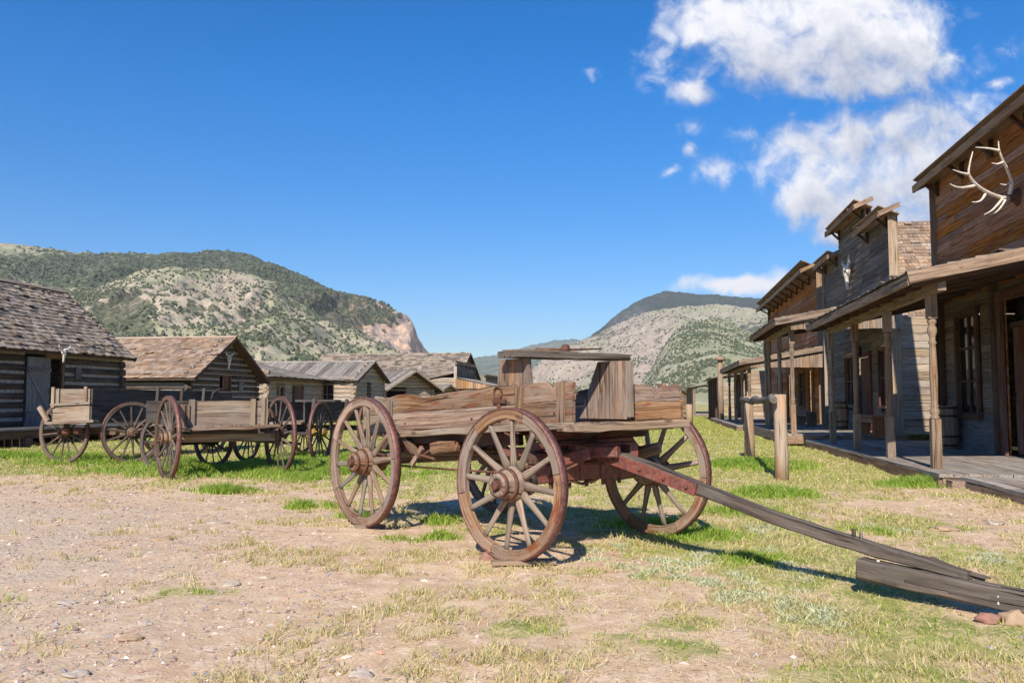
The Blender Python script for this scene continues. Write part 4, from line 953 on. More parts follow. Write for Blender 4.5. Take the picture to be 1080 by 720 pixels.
def deck(name, label, u0, u1, v0, v1, z, mat, along=True, w=.2, skirt=.18, blocks=True, rag=.02):
    t = thing(name, S((u0+u1)/2, v0, 0), label, 'boardwalk'); m = MB()
    n = int((v1-v0)/w)
    for k in range(n):
        v = v0+(k+.5)*w; s = u0-random.uniform(0, rag)
        while s < u1-.05:
            e = min(u1, s+random.uniform(3, 5)); e = u1 if u1-e < 1 else e
            m.board(S(s+.004, v, z-.025+random.uniform(-.004, .004)), S(e-.004, v, z-.025+random.uniform(-.004, .004)), w*.965, .05, seg=4, jit=.0035); s = e
    m.build('deck', mat, t)
    m = MB(); m.board(S(u0+.02, v0+.03, z-.15), S(u1, v0+.03, z-.15), .06, skirt, seg=8, jit=.008, ragged=.01); m.board(S(u0+.03, v0+.06, z-.15), S(u0+.03, v1, z-.15), .06, skirt)
    q = u0+1.5
    while q < u1: m.board(S(q, v0+.1, z-.16), S(q, v1, z-.16), .1, .18); q += 2.2
    m.build_each('joist', M['trim'], t)
    return t
# R1, the nearest building
V1w = 6.72
wa, wb = vpx(1036, V1w), vpx(1015, V1w)           # tall window
da, db = vpx(1092, V1w), vpx(1063, V1w)           # door bay
U0, U1 = 11.2, 21.8
o_ = [(wa-U0, wb-U0, .96, 3.12), (da-U0, db-U0, .2, 3.25)]
steps = [(0, U1-U0, 6.55)]
t, O, N, L = front('general_store', 'brown false front building with antlers on its upper wall, nearest of the row', U0, U1, V1w, 6.45, 1, M['sid_red'], M['sid_tan'], None, depth=8, bh=.17, steps=steps, opens=o_, floorz=.2, cornice=.42, roofz=3.25, cat='building')
R1 = t
roof_plane(t, S(U0, V1w+8.2, 3.12), UD, U1-U0, (-VD*8+ZD*.3).normalized(), 8.0, 'board', M['roofboard'], M['trim_dark'], w=.5)
m = MB(); bb = .15; siding(m, S(U0, V1w-.035), UD, N, L, .2, 1.0, [(da-U0-.12, db-U0+.12, 0, 3)], .16, .03); m.build('lower_boards', M['plank_grey'], t)
m = MB(); siding(m, S(U0, V1w-.03), UD, N, L, 1.0, 3.55, [(da-U0-.12, db-U0+.12, 0, 3.3), (wa-U0-.1, wb-U0+.1, .9, 3.2)], .14, .03); m.build('porch_wall_boards', M['sid_grey'], t)
window(t, S(U0, V1w-.05), UD, N, wa-U0, wb-U0, .96, 3.12, M['trim_dark'], 2, 3)
f = door_frame(t, S(U0, V1w-.03), UD, N, da-U0, db-U0, .2, 3.2, M['door'], .22)
m = MB(); m.board(S(da+.0, V1w+.1, 2.72), S(db, V1w+.1, 2.72), .08, .1); m.build('transom_bar', M['trim_dark'], f)
plank_door(t, S(U0, V1w+.15), UD, N, da-U0+.05, db-U0-.05, .25, 2.66, M['door'], False)
m = MB(); m.board(S(da+.03, V1w+.16, 2.95), S(db-.03, V1w+.16, 2.95), .01, .42); m.build('transom_pane', M['glass'], f)
m = MB()
for u in (U1-.12, wb+.95, db+.32): m.board(S(u, V1w-.07, .2), S(u, V1w-.07, 3.55), .04, .2, VD)
m.build_each('pilaster', M['trim_dark'], t)
porch(t, 13.75, 22.75, 3.8, V1w, 3.14, 3.72, [14.45, 17.1, 19.8, 22.45], 4.33, .2)
deck('boardwalk', 'wide sunlit grey plank boardwalk under the nearest porch', 13.35, 24.6, 4.02, 7.8, .2, M['deck'])
deck('boardwalk', 'lower rough edged boardwalk at the right edge of the photo', 7.0, 13.28, 4.3, 7.4, .165, M['deck'], rag=0)
b = MB(); b.board(S(13.1, 4.25, .055), S(13.75, 4.25, .055), .26, .13, bev=.01); o = b.build('timber_block', M['trim'], None, origin=S(13.4, 4.2, 0)); tag(o, 'short timber block under the boardwalk corner below the nearest post', 'timber')
# R2
U0, U1 = vpx(945, V1w), 35.5; L = U1-U0
dA, dB = vpx(919, V1w)-U0, vpx(906, V1w)-U0; wA, wB = vpx(902, V1w)-U0, vpx(893, V1w)-U0
w2 = (vpx(936, V1w)-U0, vpx(929, V1w)-U0)
t, O, N, L = front('saloon', 'grey false front building with a stepped parapet and a skull high on it', U0, U1, V1w, 6.6, 1, M['sid_grey'], M['sid_tan'], None, depth=8, bh=.2,
    steps=[(0, 2.95, 6.68), (2.95, 7.1, 7.55), (7.1, L, 6.68)], opens=[(dA, dB, .33, 2.7), (wA, wB, 1.1, 2.8), (w2[0], w2[1], 1.1, 2.8)], floorz=.33, cornice=.42, roofz=3.6, cat='building')
window(t, O, UD, N, wA, wB, 1.1, 2.8, M['trim'], 2, 2); window(t, O, UD, N, w2[0], w2[1], 1.1, 2.8, M['door'], 2, 2)
door_frame(t, O, UD, N, dA, dB, .33, 2.7, M['door'], .16); plank_door(t, O-N*.1, UD, N, dA+.3, dB, .36, 2.68, M['door'], False)
rz = 7.15; 
Uv = (UD*3.6+ZD*3.65).normalized()
roof_plane(t, S(U0-.02, V1w+.2, 3.42), VD, 8, Uv, 5.15, 'shingle', M['shingle_tan'], M['trim_dark'], course=.17, w=.26, th=.02)
Uv = (-UD*3.6+ZD*3.65).normalized()
roof_plane(t, S(U0+7.2, V1w+.2, 3.42), VD, 8, Uv, 5.1, 'shingle', M['shingle_tan'], M['trim_dark'], course=.25, w=.4, th=.02)
porch(t, 24.9, 31.6, 3.32, V1w, 3.5, 4.1, [25.45, 27.95, 30.5, 33.0][:3]+[31.3], 3.84, .33, gable=(3.85, 6.7, 3.27))
for dz, n_ in ((0, 0),): pass
deck('boardwalk', 'raised plank boardwalk with a sunlit end below the second porch', 25.1, 37.0, 3.55, 6.8, .33, M['deck'], skirt=.24)
skull('cattle_skull', S(vpx(903, V1w), V1w-.08, 5.9), -VD, UD, 1.25, 'white horned skull high on the grey stepped parapet at right')
l_ = thing('lantern', S(vpx(915, V1w)-.1, V1w-.25, 3.0), 'small hanging lantern beside the second porch doorway', 'lantern')
p = S(vpx(915, V1w)-.1, V1w-.25, 3.0); m = MB(); m.lathe([(0, .07), (.02, .08), (.04, .06), (.2, .07), (.22, .09), (.3, .03), (.33, .01)], p-ZD*.3, ZD, 10); m.build('body', M['iron'], l_)
m = MB(); m.tube([p+ZD*0, p+ZD*.25, p+ZD*.3+VD*.25], .012, 6); m.build('bracket', M['iron'], l_)
# R3
U0, U1 = vpx(866, V1w), 52.5; L = U1-U0
op = [(1.6, 2.7, .3, 2.6), (4, 5.4, 1.0, 2.6), (7.5, 8.8, .3, 2.6), (11, 12.4, 1.0, 2.6)]
t, O, N, L = front('false_front_store', 'warm brown false front under a deep bracketed cornice, beyond the stepped grey one', U0, U1, V1w, 6.75, 1, M['sid_red'], M['sid_org'], None, depth=7, bh=.22, opens=op, floorz=.3, cornice=.75, roofz=3.4, cat='building')
for (a_, b_, z0_, z1_) in op:
    if z0_ > .5: window(t, O, UD, N, a_, b_, z0_, z1_, M['trim'], 2, 2)
    else: door_frame(t, O, UD, N, a_, b_, z0_, z1_, M['trim'], .16); plank_door(t, O-N*.1, UD, N, a_, b_, z0_, z1_-.02, M['door'], False)
Uv = (UD*3.2+ZD*2.5).normalized()
roof_plane(t, S(U0-.02, V1w+.2, 3.4), VD, 7, Uv, 4.0, 'shingle', M['shingle'], M['trim_dark'], course=.25, w=.35)
Uv = (-UD*3.2+ZD*2.5).normalized(); roof_plane(t, S(U0+6.5, V1w+.2, 3.4), VD, 7, Uv, 4.0, 'shingle', M['shingle'], M['trim_dark'], course=.3, w=.5)
porch(t, 35.9, 46.8, 3.34, V1w, 2.83, 3.4, [36.4, 39.4, 42.6, 46.2], 3.78, .22, gable=(3.9, 6.7, 2.62))
deck('boardwalk', 'distant plank boardwalk in front of the third building', 37.1, 55, 3.3, 6.8, .22, M['deck'])
# R4 with its tall pipe
t, O, N, L = front('low_store', 'low dark shop past the third porch with a slim chimney pipe at its corner', 54.5, 63, 5.6, 3.4, 1, M['trim_dark'], M['sid_tan'], None, depth=5, bh=.25, opens=[(2, 3.2, .2, 2.4)], floorz=.1, cornice=.4, roofz=3.0)
m = MB(); roofboards(m, S(53.0, 3.3, 2.65), UD, 10, (VD*2.4+ZD*.35).normalized(), 2.4, w=.5); m.build('porch_roof', M['roofboard'], t)
for k in range(5): m = MB(); m.board(S(53.3+k*2.2, 3.75, .1), S(53.3+k*2.2, 3.75, 2.65), .24, .24); m.build('porch_post', M['trim_dark'], t)
m = MB(); P0 = S(50, 3.6, 0); m.lathe([(0, .17), (3.55, .15)], P0, ZD, 10); m.lathe([(3.55, .16), (3.6, .34), (3.72, .30), (3.8, .05)], P0, ZD, 10); m.build('chimney_pipe', M['trim'], t)
t, O, N, L = front('far_store', 'farthest right hand store, a flat porch roof over a pale deck near the street end', 72, 86, 5.2, 3.1, 1, M['sid_grey'], M['sid_tan'], None, depth=5, bh=.3, opens=[(2, 3.4, .2, 2.3), (7, 8.4, .2, 2.3)], floorz=.1, cornice=.3, roofz=2.8)
m = MB(); roofboards(m, S(70.8, 2.7, 2.4), UD, 15, (VD*2.6+ZD*.35).normalized(), 2.6, w=.6); m.build('porch_roof', M['roofboard'], t)
for k in range(5): m = MB(); m.board(S(71.2+k*3.4, 3.0, .1), S(71.2+k*3.4, 3.0, 2.4), .2, .2); m.build('porch_post', M['post'], t)
deck('boardwalk', 'pale farthest boardwalk by the last right hand store', 70, 86, 2.6, 5.2, .25, M['deck'], w=.4)
# ------------------------------------------------------------------ antlers on R1
def antlers():
    Yb = 16.05
    def P_(px, py, out): return at(px, py, Yb-out)
    t = thing('elk_antlers', P_(1066, 208, .2), 'large white elk antlers with a dark block high on the nearest false front', 'antlers')
    m = MB(); base = P_(1071, 207, .35); m.lathe([(-.30, .02), (-.28, .18), (-.1, .2), (0, .13), (.1, .1), (.16, .04)], base, (-VD-UD*.3), 12); m.build('mount', M['trim_dark'], t)
    def beam(pts, r0, r1):
        pts = [P_(*p) for p in pts]; n = len(pts); q = []
        for i in range(n-1):
            a = pts[max(i-1, 0)]; b = pts[i]; c = pts[i+1]; d = pts[min(i+2, n-1)]
            for k in range(5):
                s_ = k/5; q.append(.5*((2*b)+(c-a)*s_+(2*a-5*b+4*c-d)*s_*s_+(3*b-a-3*c+d)*s_**3))
        q.append(pts[-1]); m2.tube(q, [1.18*r0+(1.1*r1-1.18*r0)*(i/(len(q)-1))**1.2 for i in range(len(q))], 8)
    m2 = MB()
    beam([(1064, 209, .45), (1055, 208, .6), (1042, 203, .8), (1030, 195, 1.0), (1022, 184, 1.15), (1023, 172, 1.2), (1026, 160, 1.2)], .034, .008)
    beam([(1028, 196, 1.0), (1016, 198, 1.15), (1008, 197, 1.25), (1002, 194, 1.3)], .026, .005)
    beam([(1021, 184, 1.15), (1013, 182, 1.25), (1005, 179, 1.3)], .022, .005)
    beam([(1040, 203, .8), (1036, 210, .9), (1031, 213, .95), (1025, 213, 1.0)], .022, .005)
    beam([(1058, 209, .6), (1052, 216, .75), (1046, 222, .85), (1038, 226.5, .95)], .024, .006)
    beam([(1060, 211, .55), (1055, 219, .6), (1050, 224, .7), (1045, 226, .75)], .022, .006)
    m2.build('antler', M['bone'], t)
    m2 = MB()
    beam([(1065, 205, .45), (1067, 192, .55), (1063, 180, .7), (1058, 170, .85), (1054, 159, .95), (1053, 149, 1.0)], .034, .008)
    beam([(1058, 171, .85), (1052, 173, .9), (1046, 172, .95)], .020, .005)
    beam([(1054, 159, .95), (1045, 157, 1.0), (1036, 156, 1.05), (1029, 155.5, 1.1)], .022, .005)
    beam([(1066, 192, .55), (1061, 195, .6), (1055, 194, .65)], .020, .005)
    m2.build('antler', M['bone'], t)
antlers()
# ------------------------------------------------------------------ porch furniture
def barrel(P, h, r, label):
    P = Vector(P); t = thing('barrel', P, label, 'barrel', 'wooden barrels on the porches'); m = MB()
    n = 18; prof = [(0, .84), (.1, .90), (.3, .98), (.5, 1.0), (.7, .98), (.9, .90), (.97, .84), (.97, .78), (.93, .77)]
    for j in range(n):
        a0 = 2*PI*j/n; a1 = 2*PI*(j+1)/n-.02; rings = []; rnd = random.random()
        for (z, q) in prof[:7]:
            rings.append([P+ZD*z*h+Vector((math.cos(a)*r*q*f, math.sin(a)*r*q*f, 0)) for a, f in ((a0, 1), (a1, 1), (a1, .93), (a0, .93))])
        m.ring_solid(rings, [z*h for z, q in prof[:7]], [(0, 0), (.1, 0), (.1, .02), (0, .02)], rnd)
    m.build('staves', M['w_tan'], t)
    m = MB(); m.lathe([(0, r*.78), (.03, r*.78)], P+ZD*h*.9, ZD, 18); m.build('lid', M['w_dark'], t)
    for z, q in ((.06, .885), (.26, .975), (.72, .985), (.9, .905)):
        m = MB(); m.lathe([(0, r*q), (0, r*q*1.02), (.04, r*q*1.025), (.04, r*q*1.0)], P+ZD*(z*h), ZD, 20); m.build('hoop', M['iron'], t)
barrel(S(20.5, 6.36, .2), .98, .28, 'wooden barrel just behind the nearest porch post by the building corner')
barrel(S(vpx(883, 5.9), 5.9, .33), .95, .32, 'dark barrel standing by the wall of the grey stepped front, between two posts')
def bench(P, L, h, w, label, mat, back=False):
    P = Vector(P); t = thing('bench', P, label, 'bench', 'wooden benches on the porches')
    m = MB(); m.board(P-UD*L/2+ZD*h, P+UD*L/2+ZD*h, w, .05, bev=.006); m.build('seat', mat, t)
    for s_ in (-1, 1): m = MB(); m.board(P+UD*(s_*(L/2-.15)), P+UD*(s_*(L/2-.15))+ZD*(h-.03), .05, w*.85, VD); m.build('leg', mat, t)
    m = MB(); m.board(P-UD*(L/2-.1)-VD*(w/2-.04)+ZD*(h-.1), P+UD*(L/2-.1)-VD*(w/2-.04)+ZD*(h-.1), .03, .12); m.build('apron', mat, t)
bench(S(vpx(917, 5.7), 5.7, .33), 2.1, .52, .42, 'orange brown bench in front of the dark doorway on the second porch', M['bench'])
bench(S(vpx(849, 5.6), 5.6, .33), 2.6, .52, .42, 'darker low bench farther along the second porch', M['w_tan'])
# hitching rail
a = Vector((4.29, 13.7, 0)); b = Vector((5.18, 18.75, 0)); t = thing('hitching_rail', (a+b)/2, 'hitching rail of two thick yellowish posts and a gnarled grey pole near the porches', 'hitching rail')
for p in (a, b):
    m = MB(); m.tube([p-ZD*.1, p+ZD*.4+Vector((.01, 0, 0)), p+ZD*.9, p+ZD*1.36], [.115, .108, .10, .098], 14); o = m.build('post', M['yellow_wood'], t)
d_ = (b-a).normalized(); m = MB(); pts = []; rad = []
for k in range(15):
    q = a+d_*(-.22+(5.5)*k/14)+ZD*(1.27+.025*math.sin(k*1.1)+.02*math.sin(k*1.9))-VD*(.12-.02*math.sin(k*.9)); pts.append(q); rad.append(.058+.008*math.sin(k*2.3))
m.tube(pts, rad, 10); m.build('rail', M['tongue'], t)
p = at(727, 449, 43); p.z = 0; m = MB(); m.tube([p, p+ZD*1.1], [.2, .17], 8); o = m.build('stake', M['yellow_wood'], None, origin=p); tag(o, 'lone yellowish stake in the grass beyond the wagon wheel', 'stake')
# ------------------------------------------------------------------ wagons
WC = {}
def wheel_meshes(Rw, n, key, fel, spk, hubm, rimw=.055, rimt=.075, hubl=.32, hubr=.095, dish=.05, tyt=.014, spr=1.0):
    """axle along local +X (outward)"""
    if key in WC: return WC[key]
    Ri = Rw-tyt; seg = 72
    m = MB(); Fn = max(6, n//2)
    for f in range(Fn):                  # felloes, two spokes each
        a0 = 2*PI*f/Fn; k = seg//Fn+1; rings = []; gl = []
        for j in range(k+1):
            a = a0+.006+(2*PI/Fn-.012)*j/k; c, s_ = math.cos(a), math.sin(a); w2 = rimw/2*random.uniform(.97, 1.02); ri = (Ri-rimt*random.uniform(.97, 1.03)); e = .008
            rings.append([Vector((x+dish, r_*c, r_*s_)) for x, r_ in ((-w2, Ri), (-w2, ri+e), (-w2+e, ri), (w2-e, ri), (w2, ri+e), (w2, Ri))]); gl.append(a*Rw)
        m.ring_solid(rings, gl, [(-.03, .07), (-.03, .01), (-.02, 0), (.02, 0), (.03, .01), (.03, .07)], random.random())
    rim = m
    ty = MB(); rings = []; w2 = rimw/2+.004
    for j in range(seg): 
        a = 2*PI*j/seg; c, s_ = math.cos(a), math.sin(a); rings.append([Vector((x+dish, r_*c, r_*s_)) for x, r_ in ((-w2, Ri+.001), (w2, Ri+.001), (w2, Rw), (-w2, Rw))])
    b = len(ty.v)
    for rg in rings:
        for p in rg: ty.v.append(tuple(p)); ty.g.append(tuple(p)); ty.r.append(.5)
    for j in range(seg):
        for q in range(4):
            a_, b_ = j*4+q, j*4+(q+1) % 4; a2, b2 = ((j+1) % seg)*4+q, ((j+1) % seg)*4+(q+1) % 4
            ty.f.append((a_, b_, b2, a2)); ty.sm.append(True)
    hb = MB(); h = hubl/2; r = hubr
    hb.lathe([(-h, r*.55), (-h+.002, r*.82), (-h*.35, r*1.02), (-h*.2, r*1.16), (h*.2, r*1.16), (h*.35, r*1.0), (h*.8, r*.78), (h, r*.74), (h+.001, r*.42), (h-.03, r*.40)], (0, 0, 0), (1, 0, 0), 24)
    bands = []
    for z, q in ((-h*.42, 1.03), (h*.40, 1.01), (h*.86, .80)):
        ib = MB(); ib.lathe([(z-.012, r*q*.98), (z-.012, r*q*1.05), (z+.016, r*q*1.04), (z+.016, r*q*.97)], (0, 0, 0), (1, 0, 0), 24); bands.append(('hub_band', ib, M['rust']))
    ib = MB(); ib.lathe([(h-.03, r*.30), (h+.03, r*.30), (h+.035, r*.20), (h+.035, .001)], (0, 0, 0), (1, 0, 0), 8, smooth=False); bands.append(('axle_nut', ib, M['rust']))
    sp = MB(); p0 = Vector((.0, 0, r*.95)); p1 = Vector((dish, 0, Ri-rimt+.01)); q = []
    K = 6
    rr_ = [.030, .029, .024, .021, .020, .019, .019]
    sp.tube([p0+(p1-p0)*k/K for k in range(K+1)], [x*spr*(Rw/.6)**.5 for x in rr_], 8, flat=.62, up0=(1, 0, 0), rnd=.5)
    D = {}
    for nm, mb, mt in (('wheel', rim, fel), ('iron_tyre', ty, M['tyre']), ('hub', hb, hubm), *bands, ('spoke', sp, spk)):
        o = mb.build(nm, mt, None, origin=(0, 0, 0)); D.setdefault('_'+nm, []).append(o.data); D[nm] = o.data; bpy.data.objects.remove(o)
    # spoke tone variants
    WC[key] = (D, n)
    vs = []
    for k in range(3):
        d = D['spoke'].copy(); arr = np.full(len(d.vertices), (.15, .5, .85)[k], dtype=np.float32); d.attributes['rnd'].data.foreach_set('value', arr)
        g = np.zeros(len(d.vertices)*3, dtype=np.float32); d.attributes['gco'].data.foreach_get('vector', g); d.attributes['gco'].data.foreach_set('vector', g+k*7.3); vs.append(d)
    D['spokes'] = vs
    return WC[key]
def put_wheel(parent, key, P, axis, spin=0.0, hubmat=None):
    D, n = WC[key]; P = Vector(P); ax = Vector(axis).normalized(); up = (ZD-ax*ax.z).normalized(); y = up.cross(ax)
    Mx = Matrix((ax, y, up)).transposed().to_4x4() @ Matrix.Rotation(spin, 4, 'X')
    w_ = bpy.data.objects.new('wheel', D['wheel']); C.objects.link(w_); w_.parent = parent
    Mx.translation = P-Vector(parent['_o']); w_.matrix_local = Mx
    for nm, dd in [(nm, dd) for nm in ('iron_tyre', 'hub', 'hub_band', 'axle_nut') for dd in D['_'+nm]]:
        o = bpy.data.objects.new(nm, dd); C.objects.link(o); o.parent = w_
        if nm == 'hub' and hubmat: o.data = o.data.copy(); o.data.materials[0] = hubmat
    for k in range(n):
        o = bpy.data.objects.new('spoke', D['spokes'][random.randrange(3)]); C.objects.link(o); o.parent = w_
        o.matrix_local = Matrix.Rotation(2*PI*(k+.5)/n, 4, 'X')
    return w_
# ---- the big wagon in front
wheel_meshes(.60, 12, 'hf', M['felloe'], M['hero_pale'], M['felloe'], .062, .078, .36, .122, .045, spr=1.28)
wheel_meshes(.645, 14, 'hr', M['felloe'], M['hero_pale'], M['felloe'], .062, .078, .36, .122, .045, spr=1.28)
FC = Vector((.66, 7.43, 0)); d = Vector((.642, -.767, 0)); r_ = Vector((.767, .642, 0)); fa = Vector((.72, .69, 0)).normalized(); td = Vector((fa.y, -fa.x, 0))
def Hp(s, r, z): return FC+d*s+r_*r+ZD*z
def Fp(t_, k, z): return FC+td*t_+fa*k+ZD*z
W = thing('freight_wagon', FC, 'big old reddish wooden wagon with a bench seat and a long broken tongue', 'wagon')
put_wheel(W, 'hf', FC+fa*-.90+ZD*.60, -fa, .2); put_wheel(W, 'hf', FC+fa*.90+ZD*.60, fa, .05)
RC = FC+d*-2.32
put_wheel(W, 'hr', RC-r_*.82+ZD*.645, -r_, .1); put_wheel(W, 'hr', RC+r_*.82+ZD*.645, r_, .3)
zb = lambda s: 1.09+.058*(s-.42)
HWd = .56
def side(r, s0, s1, h0, h1, name='side_board', split=.52, rag=.010, mat=None):
    # two planks, one above the other, with a worn top edge
    for k, (f0, f1) in enumerate(((0, split), (split+.012, 1.0))):
        n = 14; rings = []; gl = []
        for j in range(n+1):
            s = s0+(s1-s0)*j/n; h = h0+(h1-h0)*j/n; b0 = zb(s)
            e = (random.uniform(-rag, rag)*.7+rag*1.3*math.sin(j*.55+s0*5)-(.035 if (j in (4, 5) and s0 < -2) or (j == 9 and s0 > -.3) else 0)) if k == 1 else random.uniform(-.003, .003)
            z0_ = b0+h*f0+(random.uniform(-.003, .003) if k else 0); z1_ = b0+h*f1+e
            if k == 1 and j in (0, n): z1_ -= random.uniform(0, .03)
            th = .019; ss = s+(random.uniform(-.02, .02) if j in (0, n) else 0); q = random.uniform(-.002, .002)
            rings.append([Hp(ss, r-th+q, z0_), Hp(ss, r+th+q, z0_), Hp(ss, r+th+q, z1_-.006), Hp(ss, r+th-.008+q, z1_), Hp(ss, r-th+.008+q, z1_), Hp(ss, r-th+q, z1_-.006)]); gl.append((s1-s0)*j/n)
        mb = MB(); mb.ring_solid(rings, gl, [(0, 0), (.04, 0), (.04, .2), (.035, .2), (.005, .2), (0, .2)], random.random()); mb.build(name, mat or M['hero'], W)
side(-HWd, -2.30, -.30, .36, .335); side(-HWd-.004, -.285, .42, .335, .325, rag=.008)
side(-HWd+.02, -2.86, -2.32, .38, .37, split=.5, mat=M['w_tan'])
side(HWd, -2.6, -.2, .36, .33); side(HWd, -.18, .56, .33, .30, rag=.009)
m = MB()
for k in range(7):
    rr2 = -HWd+.07+k*(2*HWd-.14)/6; m.board(Hp(-2.85, rr2, zb(-2.85)-.02), Hp(.44+.06*(k/6)+random.uniform(-.015, .015), rr2, zb(.44)-.02), .176, .03, seg=6, jit=.003)
m.build('floor_boards', M['hero'], W)
m = MB(); m.board(Hp(.43, -HWd-.09, zb(.43)-.055), Hp(.55, HWd+.07, zb(.5)-.03), .14, .065, bev=.008, seg=10, jit=.006, ragged=.014); m.build('front_sill', M['w_tan'], W)
m = MB()
m.board(Hp(-2.35, -HWd-.03, zb(-2.35)-.03), Hp(.48, -HWd-.03, zb(.48)-.03), .085, .055, bev=.006, seg=12, jit=.006, ragged=.008); m.build('side_sill', M['w_tan'], W)
m = MB(); m.board(Hp(-2.85, HWd, zb(-2.85)-.05), Hp(.45, HWd, zb(.45)-.05), .085, .06, bev=.006, seg=8, jit=.005); m.build('side_sill', M['hero_dark'], W)
m = MB(); m.board(Hp(-2.86, -HWd, zb(-2.9)+.16), Hp(-2.86, HWd, zb(-2.9)+.16), .035, .33, seg=6, ragged=.01); m.build('tailboard', M['w_tan'], W)
for s, sg in ((-2.26, -1), (-.24, -1), (.30, -1), (.33, 1), (-1.3, 1), (-2.2, 1)):
    m = MB(); rr2 = sg*(HWd+.042); m.board(Hp(s, rr2, zb(s)-.07), Hp(s+(.03 if s == -.24 else -.01), rr2, zb(s)+.32), .075, .035, r_, bev=.005, seg=4, jit=.003)
    m.build_each('cleat', M['w_tan'] if s == -.24 else M['hero'], W)
# iron fittings on the near side
m = MB()
def ring(P, rad, tr, ax1, ax2):
    pts = [Vector(P)+ax1*(math.cos(2*PI*k/12)*rad)+ax2*(math.sin(2*PI*k/12)*rad) for k in range(13)]; m.tube(pts, tr, 6)
ring(Hp(-.52, -HWd-.03, 1.32), .055, .009, d, ZD); m.board(Hp(-.58, -HWd-.035, 1.25), Hp(-.40, -HWd-.035, 1.25), .015, .03); m.board(Hp(-.5, -HWd-.032, 1.08), Hp(-.5, -HWd-.032, 1.3), .04, .012, r_)
m.tube([Hp(-.4, -HWd-.03, 1.02), Hp(-.38, -HWd-.06, .98), Hp(-.3, -HWd-.04, .95)], .012, 6)
for s in (-2.2, -2.0, -.9, .2): m.lathe([(0, .009), (.012, .008)], Hp(s, -HWd-.02, zb(s)+.08), -r_, 8)
m.build_each('iron_fitting', M['rust'], W)
# seat
def riser(r, s, zb0, zt, wb, wt, mat=M['hero'], th=.045):
    n = 3
    for k in range(n):
        a0 = -.5+k/n; a1 = -.5+(k+1)/n
        mb = MB(); mb.prism([(wb*a0+.002, 0), (wb*a1-.002, 0), (wt*a1-.002, zt-zb0), (wt*a0+.002, zt-zb0)], Hp(s, r, zb0), d, ZD, r_, th); mb.build('seat_support', mat, W)
riser(-.50, -.39, 1.10, 1.615, .52, .37)
for k in range(3):
    mb = MB(); f0, f1 = k/3, (k+1)/3; lb, lt = -.56, -.31; rb = .06
    mb.prism([(lb+(rb-lb)*f0+.002, 0), (lb+(rb-lb)*f1-.002, 0), (lt+(rb-lt)*f1-.002, .525), (lt+(rb-lt)*f0+.002, .525)], Hp(0, .46, 1.09), d, ZD, r_, .045); mb.build('seat_support', M['hero'], W)
m = MB(); m.board(Hp(.09, .44, 1.11), Hp(.08, .45, 1.61), .045, .05, r_); m.build_each('seat_brace', M['w_tan'], W)
m = MB(); m.board(Hp(-.30, -.66, 1.645), Hp(-.26, .68, 1.66), .29, .055, bev=.006, seg=10, jit=.004, ragged=.006); m.build('seat_board', M['tongue'], W)
m = MB(); m.board(Hp(-.32, -.64, 1.683), Hp(-.30, .12, 1.689), .16, .02, bev=.003, seg=5, jit=.004, ragged=.006); m.build_each('seat_cleat', M['w_tan'], W)
m = MB(); m.tube([Hp(-.28, -.35, 1.70), Hp(-.28, .1, 1.715), Hp(-.24, .42, 1.735)], [.016, .012, .007], 6); m.lathe([(-.04, .02), (-.02, .042), (.02, .042), (.04, .02)], Hp(-.28, .0, 1.72), r_, 8); m.build_each('seat_iron', M['rust'], W)
# running gear
m = MB(); m.board(Fp(0, -.78, .66), Fp(0, .78, .66), .11, .15, bev=.012, seg=6, jit=.004); m.build_each('front_axle', M['red_iron'], W)
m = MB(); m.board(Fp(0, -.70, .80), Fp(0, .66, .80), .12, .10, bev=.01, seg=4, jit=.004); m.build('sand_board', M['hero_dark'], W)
m = MB(); m.board(Fp(-.02, -.62, .885), Fp(-.02, .60, .90), .09, .06, bev=.01); m.build('bolster_plate', M['red_iron'], W)
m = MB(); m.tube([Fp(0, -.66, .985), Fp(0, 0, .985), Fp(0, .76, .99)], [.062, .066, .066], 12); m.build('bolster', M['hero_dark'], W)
m = MB(); m.board(RC-r_*.72+ZD*.67, RC+r_*.72+ZD*.67, .11, .13, bev=.012); m.build_each('rear_axle', M['hero'], W)
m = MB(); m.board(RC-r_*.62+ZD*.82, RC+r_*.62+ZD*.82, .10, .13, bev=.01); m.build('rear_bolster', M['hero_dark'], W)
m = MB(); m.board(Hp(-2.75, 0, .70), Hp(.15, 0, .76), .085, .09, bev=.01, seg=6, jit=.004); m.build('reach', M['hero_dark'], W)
for sg in (-1, 1):
    m = MB(); m.board(Hp(-2.4, sg*.42, .72), Hp(-1.45, sg*.06, .75), .07, .07, bev=.008); m.build_each('hound', M['hero'], W)
m = MB(); m.board(Hp(-2.0, -.5, .88), Hp(-.4, -.42, .92), .06, .11, bev=.008, seg=4, jit=.006); m.build('brake_beam', M['hero_dark'], W)
m = MB(); m.board(Hp(-1.55, -.56, .80), Hp(-1.15, -.56, .84), .07, .10, bev=.012, seg=3, jit=.008, ragged=.01); m.build('brake_block', M['hero'], W)
m = MB(); m.tube([Hp(-2.2, -.55, .60), Hp(-1.2, -.5, .61), Hp(.1, -.45, .64)], .011, 6); m.tube([Hp(-2.1, -.56, .93), Hp(-1.85, -.55, .66)], .012, 6); m.tube([Hp(-1.55, -.56, .8), Hp(-1.85, -.56, .66), Hp(-1.95, -.56, .80)], .010, 6)
m.tube([Hp(-2.15, -.57, .9), Hp(-1.9, -.57, .74), Hp(-1.5, -.57, .70)], .014, 6); m.build_each('brake_rod', M['rust'], W)
m = MB(); m.board(Hp(-2.15, -.57, .95), Hp(-1.75, -.57, .72), .035, .05); m.board(Hp(-1.9, -.565, .62), Hp(-1.72, -.565, .80), .03, .05); m.build_each('brake_lever', M['hero'], W)
